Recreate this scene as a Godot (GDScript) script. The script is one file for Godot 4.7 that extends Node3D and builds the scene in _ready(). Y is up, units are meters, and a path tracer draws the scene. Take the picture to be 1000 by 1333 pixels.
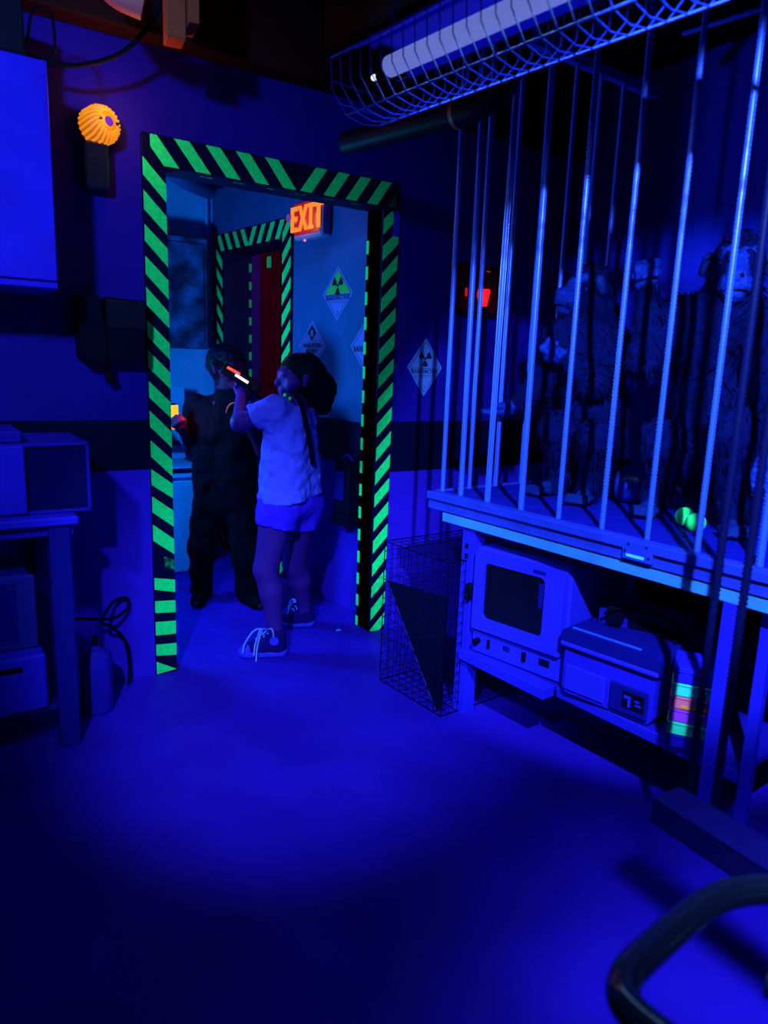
extends Node3D
# A room under black light: hazard-taped doorway, caged apes on a platform, two players in the doorway.
# The black lights send out violet-blue plus green standing in for the fluorescence of neon paint and tape.

const UV := Color(0.2, 0.5, 1.0)          # linear colour of the black lights
const WALL_Z := -2.962                    # room face of the back wall
var rng := RandomNumberGenerator.new()
var M := {}
var used := {}
var KT := Transform3D()                   # frame of the platform: x along its front, y up, z out into the room
var QT := Transform3D()                   # frame of the corridor wall: x towards the room, y up, z out of the wall

# ------------------------------------------------------------------ geometry
class G:
	var v := PackedVector3Array()
	var n := PackedVector3Array()
	var T := Transform3D.IDENTITY
	func _init(t := Transform3D.IDENTITY): T = t
	func put(p: Vector3, q: Vector3):
		v.append(T * p); n.append((T.basis * q).normalized())
	func tri(a: Vector3, b: Vector3, c: Vector3):
		var q := (b - a).cross(c - a)
		if q.length_squared() < 1e-16: return
		q = q.normalized()
		put(a, q); put(c, q); put(b, q)
	func quad(a: Vector3, b: Vector3, c: Vector3, d: Vector3):
		tri(a, b, c); tri(a, c, d)
	func tris(a, b, c, na, nb, nc):
		put(a, na); put(c, nc); put(b, nb)
	# box with chamfered edges
	func box(c: Vector3, s: Vector3, bev := 0.0, bas := Basis.IDENTITY):
		var h := s * 0.5
		var e: float = minf(bev, minf(h.x, minf(h.y, h.z)) * 0.9)
		var keep := T
		T = T * Transform3D(bas, c)
		for ax in 3:
			for sg in [-1.0, 1.0]:
				var u := (ax + 1) % 3
				var w := (ax + 2) % 3
				var o := Vector3.ZERO; o[ax] = h[ax] * sg
				var du := Vector3.ZERO; du[u] = h[u] - e
				var dw := Vector3.ZERO; dw[w] = (h[w] - e) * sg
				quad(o - du - dw, o + du - dw, o + du + dw, o - du + dw)
		if e > 0.0:
			for ax in 3:
				var u := (ax + 1) % 3
				var w := (ax + 2) % 3
				for su in [-1.0, 1.0]:
					for sw in [-1.0, 1.0]:
						var p1 := Vector3.ZERO; p1[u] = h[u] * su; p1[w] = (h[w] - e) * sw
						var p2 := Vector3.ZERO; p2[u] = (h[u] - e) * su; p2[w] = h[w] * sw
						var al := Vector3.ZERO; al[ax] = (h[ax] - e) * su * sw
						edge(p1, p2, al)
			for sx in [-1.0, 1.0]:
				for sy in [-1.0, 1.0]:
					for sz in [-1.0, 1.0]:
						var a := Vector3(h.x * sx, (h.y - e) * sy, (h.z - e) * sz)
						var b := Vector3((h.x - e) * sx, h.y * sy, (h.z - e) * sz)
						var d := Vector3((h.x - e) * sx, (h.y - e) * sy, h.z * sz)
						if sx * sy * sz > 0: tri(a, b, d)
						else: tri(a, d, b)
		T = keep
	func edge(p1: Vector3, p2: Vector3, al: Vector3):
		var q := (p2 - p1).cross(al)
		if q.dot(p1 + p2) > 0: quad(p1 - al, p2 - al, p2 + al, p1 + al)
		else: quad(p2 - al, p1 - al, p1 + al, p2 + al)
	func frame(d: Vector3) -> Basis:
		var z := d.normalized()
		var x := (Vector3.UP if absf(z.y) < 0.9 else Vector3.RIGHT).cross(z).normalized()
		return Basis(x, z.cross(x), z)
	func cyl(a: Vector3, b: Vector3, r0: float, r1: float, seg := 12, caps := true):
		var f := frame(b - a)
		var sl := (r0 - r1) / maxf((b - a).length(), 1e-5)
		for i in seg:
			var t0 := TAU * i / seg
			var t1 := TAU * (i + 1) / seg
			var d0 := f.x * cos(t0) + f.y * sin(t0)
			var d1 := f.x * cos(t1) + f.y * sin(t1)
			var n0 := d0 + f.z * sl
			var n1 := d1 + f.z * sl
			tris(a + d0 * r0, a + d1 * r0, b + d1 * r1, n0, n1, n1)
			tris(a + d0 * r0, b + d1 * r1, b + d0 * r1, n0, n1, n0)
			if caps:
				if r0 > 1e-5: tri(a, a + d1 * r0, a + d0 * r0)
				if r1 > 1e-5: tri(b, b + d0 * r1, b + d1 * r1)
	func tube(pts: Array, r: float, seg := 8, closed := false, radii := []):
		var cnt := pts.size()
		var rings := []
		var up := Vector3.ZERO
		for i in cnt:
			var d: Vector3
			if closed: d = pts[(i + 1) % cnt] - pts[(i - 1 + cnt) % cnt]
			else: d = pts[mini(i + 1, cnt - 1)] - pts[maxi(i - 1, 0)]
			d = d.normalized()
			if up == Vector3.ZERO: up = frame(d).x
			var x := (up - d * up.dot(d)).normalized()
			up = x
			var y := d.cross(x)
			var ring := []
			var rr: float = r if radii.is_empty() else radii[i]
			for j in seg:
				var t := TAU * j / seg
				var q := x * cos(t) + y * sin(t)
				ring.append([pts[i] + q * rr, q])
			rings.append(ring)
		var last := cnt if closed else cnt - 1
		for i in last:
			var p: Array = rings[i]
			var q: Array = rings[(i + 1) % cnt]
			for j in seg:
				var k := (j + 1) % seg
				tris(p[j][0], p[k][0], q[k][0], p[j][1], p[k][1], q[k][1])
				tris(p[j][0], q[k][0], q[j][0], p[j][1], q[k][1], q[j][1])
		if not closed:
			for j in seg:
				var k := (j + 1) % seg
				tri(pts[0], rings[0][k][0], rings[0][j][0])
				tri(pts[cnt - 1], rings[cnt - 1][j][0], rings[cnt - 1][k][0])
	# profile: Array of Vector2(radius, height), turned round the y axis at c
	func lathe(c: Vector3, prof: Array, seg := 24, bas := Basis.IDENTITY):
		var keep := T
		T = T * Transform3D(bas, c)
		for i in prof.size() - 1:
			var p: Vector2 = prof[i]
			var q: Vector2 = prof[i + 1]
			var sl := Vector2(q.y - p.y, p.x - q.x).normalized()
			for j in seg:
				var t0 := TAU * j / seg
				var t1 := TAU * (j + 1) / seg
				var d0 := Vector3(cos(t0), 0, -sin(t0))
				var d1 := Vector3(cos(t1), 0, -sin(t1))
				var n0 := d0 * sl.x + Vector3.UP * sl.y
				var n1 := d1 * sl.x + Vector3.UP * sl.y
				var a := d0 * p.x + Vector3.UP * p.y
				var b := d1 * p.x + Vector3.UP * p.y
				var e := d1 * q.x + Vector3.UP * q.y
				var f := d0 * q.x + Vector3.UP * q.y
				if p.x > 1e-6: tris(a, b, e, n0, n1, n1)
				if q.x > 1e-6: tris(a, e, f, n0, n1, n0)
		T = keep
	# flat outline in x, y pulled out along z from z0 to z1
	func prism(poly: PackedVector2Array, z0: float, z1: float):
		var p := poly
		if Geometry2D.is_polygon_clockwise(p): p.reverse()
		var idx := Geometry2D.triangulate_polygon(p)
		for i in range(0, idx.size(), 3):
			var a := p[idx[i]]
			var b := p[idx[i + 1]]
			var c := p[idx[i + 2]]
			if (b - a).cross(c - a) < 0: var t := b; b = c; c = t
			tri(Vector3(a.x, a.y, z1), Vector3(b.x, b.y, z1), Vector3(c.x, c.y, z1))
			tri(Vector3(a.x, a.y, z0), Vector3(c.x, c.y, z0), Vector3(b.x, b.y, z0))
		for i in p.size():
			var a := p[i]
			var b := p[(i + 1) % p.size()]
			quad(Vector3(a.x, a.y, z0), Vector3(b.x, b.y, z0), Vector3(b.x, b.y, z1), Vector3(a.x, a.y, z1))
	# tapered capsules joined by a smooth minimum, meshed as surface nets. bone: [a, b, ra, rb, flat_end]
	func sdf(bones: Array, cell: float, s: float, amp := 0.0, freq := 20.0, cuts := []):
		var lo := Vector3.ONE * 1e9
		var hi := -lo
		for b in bones:
			for e in 2:
				var r: float = b[2 + e] + 3.0 * s + 2.0 * cell
				lo = lo.min(b[e] - Vector3.ONE * r); hi = hi.max(b[e] + Vector3.ONE * r)
		var nx := int((hi.x - lo.x) / cell) + 2
		var ny := int((hi.y - lo.y) / cell) + 2
		var nz := int((hi.z - lo.z) / cell) + 2
		var f := PackedFloat32Array(); f.resize(nx * ny * nz)
		for b in bones:
			var a: Vector3 = b[0]
			var ba: Vector3 = b[1] - a
			var L := maxf(ba.length_squared(), 1e-9)
			var ra: float = b[2]
			var rb: float = b[3]
			var flat: bool = b.size() > 4 and b[4]
			var mr := maxf(ra, rb) + 4.0 * s
			var l := ((a.min(b[1]) - Vector3.ONE * mr - lo) / cell).floor().max(Vector3.ZERO)
			var h := ((a.max(b[1]) + Vector3.ONE * mr - lo) / cell).ceil()
			var ln := sqrt(L)
			for z in range(int(l.z), mini(int(h.z), nz - 1) + 1):
				for y in range(int(l.y), mini(int(h.y), ny - 1) + 1):
					var row := (z * ny + y) * nx
					for x in range(int(l.x), mini(int(h.x), nx - 1) + 1):
						var pa := lo + Vector3(x, y, z) * cell - a
						var tt := pa.dot(ba) / L
						var t := clampf(tt, 0.0, 1.0)
						var d := (pa - ba * t).length() - (ra + (rb - ra) * t)
						if flat and tt > 1.0: d = maxf(d, (tt - 1.0) * ln)
						if d < 4.0 * s: f[row + x] += exp(-d / s)
		var noise := FastNoiseLite.new()
		noise.seed = 7; noise.frequency = freq; noise.fractal_octaves = 2
		for z in nz:
			for y in ny:
				for x in nx:
					var i := (z * ny + y) * nx + x
					var d := -s * log(maxf(f[i], 1e-8))
					if amp > 0.0 and d < 0.04 and d > -0.04:
						d += amp * noise.get_noise_3d(lo.x + x * cell, lo.y + y * cell, lo.z + z * cell)
					f[i] = d
		for c in cuts:
			var pl: Plane = c
			for z in nz:
				for y in ny:
					for x in nx:
						var i := (z * ny + y) * nx + x
						f[i] = maxf(f[i], pl.distance_to(lo + Vector3(x, y, z) * cell))
		var ids := PackedInt32Array(); ids.resize(nx * ny * nz); ids.fill(-1)
		var P := PackedVector3Array()
		var off := [0, 1, nx, nx + 1, nx * ny, nx * ny + 1, nx * ny + nx, nx * ny + nx + 1]
		var cor := [Vector3(0, 0, 0), Vector3(1, 0, 0), Vector3(0, 1, 0), Vector3(1, 1, 0), Vector3(0, 0, 1), Vector3(1, 0, 1), Vector3(0, 1, 1), Vector3(1, 1, 1)]
		var ed := [[0, 1], [2, 3], [4, 5], [6, 7], [0, 2], [1, 3], [4, 6], [5, 7], [0, 4], [1, 5], [2, 6], [3, 7]]
		for z in nz - 1:
			for y in ny - 1:
				for x in nx - 1:
					var i := (z * ny + y) * nx + x
					var inn := 0
					for o in off:
						if f[i + o] < 0.0: inn += 1
					if inn == 0 or inn == 8: continue
					var sum := Vector3.ZERO
					var c := 0
					for e in ed:
						var d0 := f[i + off[e[0]]]
						var d1 := f[i + off[e[1]]]
						if (d0 < 0.0) != (d1 < 0.0):
							sum += cor[e[0]].lerp(cor[e[1]], d0 / (d0 - d1)); c += 1
					ids[i] = P.size()
					P.append(lo + (Vector3(x, y, z) + sum / c) * cell)
		var Nn := PackedVector3Array(); Nn.resize(P.size())
		var tr := PackedInt32Array()
		var st := [1, nx, nx * ny]
		for z in range(1, nz - 1):
			for y in range(1, ny - 1):
				for x in range(1, nx - 1):
					var i := (z * ny + y) * nx + x
					for ax in 3:
						var s0 := f[i] < 0.0
						if s0 == (f[i + st[ax]] < 0.0): continue
						var u: int = st[(ax + 1) % 3]
						var w: int = st[(ax + 2) % 3]
						var q := [ids[i], ids[i - u], ids[i - u - w], ids[i - w]]
						if q.min() < 0: continue
						if not s0: q.reverse()
						tr.append_array([q[0], q[1], q[2], q[0], q[2], q[3]])
		for i in range(0, tr.size(), 3):
			var fn := (P[tr[i + 1]] - P[tr[i]]).cross(P[tr[i + 2]] - P[tr[i]])
			for k in 3: Nn[tr[i + k]] += fn
		for i in range(0, tr.size(), 3):
			tris(P[tr[i]], P[tr[i + 1]], P[tr[i + 2]], Nn[tr[i]], Nn[tr[i + 1]], Nn[tr[i + 2]])
	# short pointed locks lying down over the surface meshed so far
	func tufts(every: int, length: float, low: float):
		var r := RandomNumberGenerator.new(); r.seed = 4
		var cnt := v.size()
		for i in range(0, cnt - 2, 3 * every):
			var q := n[i]
			var down := Vector3.DOWN - q * Vector3.DOWN.dot(q)
			var d := (down + q * 0.25 + Vector3(r.randf_range(-0.5, 0.5), r.randf_range(-0.2, 0.2), r.randf_range(-0.5, 0.5))).normalized()
			var w := q.cross(d).normalized() * r.randf_range(0.003, 0.007)
			var a := v[i] - q * 0.004
			var tip := a + d * length * r.randf_range(0.6, 1.4) + q * 0.006
			tip.y = maxf(tip.y, low)
			var fl := 1.0 if (tip - a).cross(w).dot(q) < 0.0 else -1.0
			for p in [a - w * fl, tip, a + w * fl]: v.append(p); n.append(q)
	func mesh() -> ArrayMesh:
		var a := []; a.resize(Mesh.ARRAY_MAX)
		a[Mesh.ARRAY_VERTEX] = v; a[Mesh.ARRAY_NORMAL] = n
		var m := ArrayMesh.new(); m.add_surface_from_arrays(Mesh.PRIMITIVE_TRIANGLES, a)
		return m

# ------------------------------------------------------------------ nodes
func numbered(called: String) -> String:
	used[called] = used.get(called, -1) + 1
	return called if used[called] == 0 else "%s_%03d" % [called, used[called]]
func inst(called: String, mesh: Mesh, m: Material, parent: Node = self, x := Transform3D.IDENTITY) -> MeshInstance3D:
	var o := MeshInstance3D.new()
	o.name = numbered(called) if parent == self else called
	o.mesh = mesh; o.material_override = m; o.transform = x
	o.cast_shadow = GeometryInstance3D.SHADOW_CASTING_SETTING_ON
	parent.add_child(o, true)
	return o
func obj(called: String, g: G, m: Material, parent: Node = self) -> MeshInstance3D:
	return inst(called, g.mesh(), m, parent)
func thing(called: String, label: String, category: String, x := Transform3D.IDENTITY, group := "") -> Node3D:
	var o := Node3D.new(); o.name = numbered(called); add_child(o); o.transform = x
	return tag(o, label, category, group)
func tag(o: Node3D, label: String, category: String, group := "") -> Node3D:
	o.set_meta("label", label); o.set_meta("category", category)
	if group: o.set_meta("group", group)
	return o
func struct(called: String, g: G, m: Material, label: String, parent: Node = self) -> MeshInstance3D:
	var o := obj(called, g, m, parent)
	if parent == self: o.set_meta("kind", "structure"); o.set_meta("label", label)
	return o
func at(p: Vector3, turn := 0.0) -> Transform3D:
	return Transform3D(Basis(Vector3.UP, turn), p)
func kp(a: float, h: float, d: float) -> Vector3: return KT * Vector3(a, h, -d)
func kat(a: float, h: float, d: float, turn := 0.0) -> Transform3D:
	return Transform3D(KT.basis * Basis(Vector3.UP, turn), kp(a, h, d))
func bx(c: Vector3, s: Vector3, bev := 0.002, t := Transform3D.IDENTITY) -> G:
	var g := G.new(t); g.box(c, s, bev); return g
func cy(a: Vector3, b: Vector3, r0: float, r1 := -1.0, seg := 16) -> G:
	var g := G.new(); g.cyl(a, b, r0, r0 if r1 < 0 else r1, seg); return g
func tb(pts: Array, r: float, seg := 8, closed := false) -> G:
	var g := G.new(); g.tube(pts, r, seg, closed); return g
func smooth(pts: Array, steps := 8, closed := false) -> Array:
	var out := []
	var c := pts.size()
	for i in (c if closed else c - 1):
		var p0: Vector3 = pts[(i - 1 + c) % c] if closed or i > 0 else pts[0]
		var p3: Vector3 = pts[(i + 2) % c] if closed or i + 2 < c else pts[c - 1]
		for k in steps: out.append(pts[i].cubic_interpolate(pts[(i + 1) % c], p0, p3, float(k) / steps))
	if not closed: out.append(pts[c - 1])
	return out

# ------------------------------------------------------------------ materials (linear base colours; black-light blue is put into white and grey ones)
func mt(r: float, g: float, b: float, rough := 0.7, metal := 0.0) -> StandardMaterial3D:
	var m := StandardMaterial3D.new()
	m.albedo_color = Color(r, g, b).linear_to_srgb()
	m.roughness = rough; m.metallic = metal
	m.metallic_specular = 0.5 if rough < 0.45 else 0.16
	return m
func mottled(r: float, g: float, b: float, tex: Texture2D, scale: float, rough := 0.7) -> StandardMaterial3D:
	var m := mt(r, g, b, rough)
	m.albedo_texture = tex
	m.uv1_triplanar = true; m.uv1_world_triplanar = true; m.uv1_scale = Vector3.ONE * scale
	return m
func glow(r: float, g: float, b: float, e: float) -> StandardMaterial3D:
	var m := mt(r * 0.3, g * 0.3, b * 0.3, 0.4)
	m.emission_enabled = true
	m.emission = Color(r, g, b).linear_to_srgb(); m.emission_energy_multiplier = e
	return m
func blotch(seed_: int, freq: float, low: float, octaves: int) -> ImageTexture:
	var f := FastNoiseLite.new(); f.seed = seed_; f.frequency = freq; f.fractal_octaves = octaves
	var im := f.get_seamless_image(256, 256)
	im.convert(Image.FORMAT_RGB8)
	for y in 256:
		for x in 256:
			var k := low + (1.0 - low) * im.get_pixel(x, y).r
			im.set_pixel(x, y, Color(k, k, k))
	return ImageTexture.create_from_image(im)
func make_materials():
	var soft := blotch(3, 0.012, 0.84, 4)
	var grain := blotch(5, 0.06, 0.55, 3)
	var faint := blotch(8, 0.05, 0.86, 3)
	var dirt := blotch(11, 0.02, 0.2, 3)
	M.floor = mottled(0.02, 0.004, 0.36, soft, 0.6, 0.55)
	M.wall_low = mottled(0.025, 0.005, 0.42, soft, 0.5, 0.6)
	M.wall_up = mottled(0.008, 0.002, 0.2, soft, 0.5, 0.7)
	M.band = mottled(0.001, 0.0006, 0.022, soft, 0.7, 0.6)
	M.wall_side = mottled(0.007, 0.01, 0.42, soft, 0.5, 0.7)
	M.ceiling = mt(0.001, 0.001, 0.006, 0.9)
	M.tape_black = mt(0.001, 0.001, 0.02, 0.5)
	M.neon = mottled(0.012, 0.78, 0.15, faint, 3.0, 0.55)
	M.neon_worn = mottled(0.012, 0.3, 0.12, dirt, 6.0, 0.6)
	M.wood = mottled(0.12, 0.02, 0.012, faint, 2.0, 0.7)
	M.steel = mt(0.025, 0.06, 0.58, 0.38)
	M.rail = mottled(0.02, 0.03, 0.46, soft, 1.5, 0.45)
	M.rail_pale = mottled(0.05, 0.2, 0.62, soft, 1.5, 0.4)
	M.plank = mottled(0.006, 0.006, 0.32, faint, 1.2, 0.6)
	M.leg = mt(0.015, 0.008, 0.46, 0.5)
	M.hole = mt(0.002, 0.002, 0.01, 0.8)
	M.black = mt(0.001, 0.001, 0.01, 0.5)
	M.black_gloss = mt(0.005, 0.005, 0.016, 0.18)
	M.rubber = mt(0.001, 0.001, 0.008, 0.8)
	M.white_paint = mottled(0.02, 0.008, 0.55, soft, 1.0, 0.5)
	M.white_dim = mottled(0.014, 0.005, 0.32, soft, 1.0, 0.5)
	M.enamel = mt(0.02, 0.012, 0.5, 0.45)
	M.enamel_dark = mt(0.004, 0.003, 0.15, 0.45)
	M.glass_dark = mt(0.002, 0.002, 0.012, 0.12)
	M.fur = mottled(0.001, 0.003, 0.085, grain, 4.0, 0.9)
	M.fur_light = mottled(0.005, 0.008, 0.1, grain, 4.0, 0.9)
	M.reflector = mt(0.06, 0.06, 0.85, 0.5)
	M.wire = mt(0.01, 0.02, 0.3, 0.45)
	M.wood_dark = mottled(0.02, 0.004, 0.006, faint, 2.0, 0.8)
	M.wood_beacon_lit = mottled(0.3, 0.055, 0.03, faint, 2.0, 0.7)  # timber with the beacon's orange light put into its colour
	M.hide_dark = mt(0.003, 0.01, 0.12, 0.6)
	M.gate = mt(0.002, 0.002, 0.035, 0.5)  # gate bars stand unlit: that shade is put into the colour
	M.hide = mottled(0.008, 0.026, 0.4, grain, 7.0, 0.55)
	M.skin = mt(0.03, 0.005, 0.15, 0.55)
	M.cotton = mottled(0.07, 0.06, 0.75, faint, 3.0, 0.9)
	M.shorts = mt(0.03, 0.006, 0.6, 0.9)
	M.lace = mt(0.1, 0.16, 0.75, 0.9)
	M.sole = mt(0.03, 0.015, 0.5, 0.7)
	M.canvas = mt(0.005, 0.001, 0.09, 0.9)
	M.cloth_black = mt(0.0006, 0.0006, 0.005, 0.95)
	M.hair = mt(0.0006, 0.0006, 0.008, 0.65)
	M.paper = mt(0.06, 0.11, 0.42, 0.7)
	M.paper_green = mt(0.03, 0.3, 0.06, 0.7)
	M.ink = mt(0.004, 0.006, 0.02, 0.7)
	M.teal_wall = mottled(0.01, 0.07, 0.26, soft, 0.6, 0.7)
	M.teal_pale = mottled(0.02, 0.28, 0.7, soft, 0.8, 0.5)
	M.stained = mottled(0.015, 0.11, 0.4, dirt, 0.9, 0.6)
	M.red_wall = mottled(0.13, 0.003, 0.09, soft, 0.6, 0.8)
	M.tube_white = glow(0.2, 0.26, 0.8, 0.6)

# ------------------------------------------------------------------ lights
func spot(pos: Vector3, to: Vector3, angle: float, energy: float, c: Color, size: float, soft := 1.0):
	var l := SpotLight3D.new(); add_child(l)
	l.look_at_from_position(pos, to); l.spot_angle = angle; l.spot_range = 12.0; l.spot_attenuation = 2.0; l.spot_angle_attenuation = soft
	l.light_energy = energy; l.light_color = c.linear_to_srgb(); l.light_size = size; l.shadow_enabled = true
func omni(pos: Vector3, energy: float, c: Color, size: float):
	var l := OmniLight3D.new(); add_child(l); l.position = pos
	l.omni_range = 12.0; l.omni_attenuation = 2.0
	l.light_energy = energy; l.light_color = c.linear_to_srgb(); l.light_size = size; l.shadow_enabled = true
func area(pos: Vector3, to: Vector3, up: Vector3, size: Vector2, energy: float, c: Color):
	var l := AreaLight3D.new(); add_child(l)
	l.look_at_from_position(pos, to, up); l.area_size = size; l.area_range = 12.0; l.area_attenuation = 2.0
	l.light_energy = energy; l.light_color = c.linear_to_srgb(); l.shadow_enabled = true

func _ready():
	rng.seed = 11
	var a := deg_to_rad(3.5)
	KT = Transform3D(Basis(Vector3(sin(a), 0, cos(a)), Vector3.UP, Vector3(-cos(a), 0, sin(a))), Vector3(1.72, 0, -2.225))
	QT = Transform3D(Basis(Vector3(0.0940, 0, 0.99557), Vector3.UP, Vector3(-0.99557, 0, 0.0940)), Vector3(1.86, 0, -4.9))
	# camera
	var cam := Camera3D.new(); add_child(cam)
	cam.position = Vector3(0, 1.34, 0); cam.rotation_degrees = Vector3(-11.4, -33.74, 2.1); cam.fov = 70.75
	cam.current = true
	var at_ := CameraAttributesPhysical.new()
	at_.frustum_focal_length = 16.9; at_.frustum_near = 0.05; at_.frustum_far = 60.0
	at_.frustum_focus_distance = 3.2; at_.exposure_aperture = 1.7
	cam.attributes = at_
	# surroundings
	var e := Environment.new()
	e.background_mode = Environment.BG_COLOR; e.background_color = Color(0, 0, 0.004)
	e.tonemap_mode = Environment.TONE_MAPPER_LINEAR; e.tonemap_exposure = 1.0
	e.sdfgi_enabled = true; e.ssao_enabled = true; e.ssil_enabled = true
	var we := WorldEnvironment.new(); we.environment = e; add_child(we)
	make_materials()
	lights()
	build_room()
	build_corridor()
	build_casings()
	build_platform()
	build_gate()
	build_apes()
	build_lab_machines()
	build_left_side()
	build_wall_fittings()
	build_overhead()
	build_players()
	build_chair()

func lights():
	# black-light spotlights: high on the left, aimed at the foot of the doorway; above the camera, into the cage; right of the camera, onto the floor; left, washing the wall above the bench
	spot_lamp("black-light spotlight hung left of the camera facing the doorway", Vector3(-0.55, 2.3, -0.1), Vector3(1.42, 0.05, -2.62), 17.5, 26.0, 0.05, 0.9)
	spot_lamp("black-light spotlight hung above the camera facing the cage", Vector3(0.5, 2.33, 0.1), Vector3(2.0, 1.3, -1.25), 23.5, 24.0, 0.02, 0.3)
	spot_lamp("black-light spotlight pointing down at the tubular chair", Vector3(0.65, 2.65, 0.45), Vector3(1.42, 0.0, -0.3), 17.0, 28.0, 0.35, 0.8)
	spot_lamp("black-light spotlight on the left washing the bench wall", Vector3(-0.75, 2.5, -0.7), Vector3(0.3, 1.72, -2.96), 36.0, 9.5, 0.08, 1.0)
	# blue work light of the room behind the doorway
	omni(Vector3(0.66, 1.3, -3.6), 2.7, Color(0.03, 0.42, 1.0), 0.1)
	var w := thing("work_lamp", "round blue work lamp on a pole behind the wall beside the doorway", "lamp", at(Vector3(0.66, 0, -3.6)))
	obj("lamp_globe", ball(Vector3(0, 1.3, 0), 0.1), glow(0.03, 0.42, 1.0, 1.0), w)
	obj("pole", cy(Vector3(0, 0.02, 0), Vector3(0, 1.21, 0), 0.015), M.black, w)
	obj("foot", cy(Vector3(0, 0, 0), Vector3(0, 0.02, 0), 0.14), M.black, w)
	# added red lamp, out of view, that brightens the room behind the second doorway
	omni(Vector3(2.4, 2.2, -3.5), 0.75, Color(1.0, 0.01, 0.25), 0.1)
	w = thing("added_red_lamp", "unseen red globe lamp added to brighten the room behind the second doorway", "lamp", at(Vector3(2.4, 2.2, -3.5)))
	obj("lamp_globe", ball(Vector3.ZERO, 0.1), glow(1.0, 0.01, 0.25, 0.5), w)
	obj("lamp_cord", cy(Vector3(0, 0.09, 0), Vector3(0, 0.6, 0), 0.006), M.rubber, w)

func ball(c: Vector3, r: float) -> G:
	var g := G.new()
	var prof := []
	for i in 13: prof.append(Vector2(sin(PI * i / 12.0), -cos(PI * i / 12.0)) * r)
	g.lathe(c, prof, 20); return g
func spot_lamp(label: String, pos: Vector3, to: Vector3, angle: float, energy: float, size: float, soft: float):
	spot(pos, to, angle, energy, UV, size, soft)
	var d := (to - pos).normalized()
	var x := Vector3.UP.cross(d).normalized()
	var p := thing("black_light_spotlight", label, "spotlight", Transform3D(Basis(x, d.cross(x), d), pos), "black-light spotlights")
	obj("lamp_lens", cy(Vector3(0, 0, -0.02), Vector3(0, 0, -0.012), 0.05, -1.0, 20), glow(UV.r, UV.g, UV.b, 1.0), p)
	var g := G.new()
	g.cyl(Vector3(0, 0, -0.17), Vector3(0, 0, -0.022), 0.045, 0.058, 20)
	obj("housing", g, M.black, p)
	g = G.new(p.transform.affine_inverse()); var b := pos - d * 0.1
	g.cyl(b, Vector3(b.x, 2.8, b.z), 0.012, 0.012, 10)
	obj("hanger", g, M.black, p)

# ------------------------------------------------------------------ the room
func build_room():
	struct("floor", bx(Vector3(0.7, -0.06, -2.0), Vector3(6.2, 0.12, 8.4), 0.0), M.floor, "blue-lit painted concrete floor")
	struct("ceiling", bx(Vector3(0.7, 2.86, -2.0), Vector3(6.2, 0.12, 8.4), 0.0), M.ceiling, "black open ceiling")
	# back wall with the doorway
	var g := G.new()
	var zc := WALL_Z - 0.06
	g.box(Vector3((-1.8 + 0.907) / 2, 1.4, zc), Vector3(2.707, 2.8, 0.12))
	g.box(Vector3((1.905 + 3.3) / 2, 1.4, zc), Vector3(1.395, 2.8, 0.12))
	g.box(Vector3(1.406, 2.43, zc), Vector3(0.998, 0.74, 0.12))
	var w := struct("wall_back", g, M.wall_up, "dark blue painted wall with a doorway, white below a black band")
	struct("band", bx(Vector3((-1.8 + 0.818) / 2, 0.995, WALL_Z + 0.003), Vector3(2.618, 0.2, 0.006), 0.0), M.band, "", w)
	struct("band", bx(Vector3((1.993 + 3.18) / 2, 0.95, WALL_Z + 0.003), Vector3(1.187, 0.25, 0.006), 0.0), M.band, "", w)
	struct("lower_panel", bx(Vector3((-1.8 + 0.818) / 2, 0.447, WALL_Z + 0.004), Vector3(2.618, 0.895, 0.008), 0.0), M.wall_low, "", w)
	struct("lower_panel", bx(Vector3((1.993 + 3.18) / 2, 0.412, WALL_Z + 0.004), Vector3(1.187, 0.825, 0.008), 0.0), M.wall_low, "", w)
	struct("wall_right", bx(Vector3(3.24, 1.4, -0.5), Vector3(0.12, 2.8, 4.92), 0.0), M.wall_side, "blue painted wall behind the cage")
	struct("wall_left", bx(Vector3(-1.86, 1.4, -2.0), Vector3(0.12, 2.8, 8.0), 0.0), M.wall_up, "dark blue painted side wall")
	struct("wall_front", bx(Vector3(0.7, 1.4, 2.0), Vector3(5.2, 2.8, 0.12), 0.0), M.wall_up, "dark blue painted wall opposite the doorway")

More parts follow.
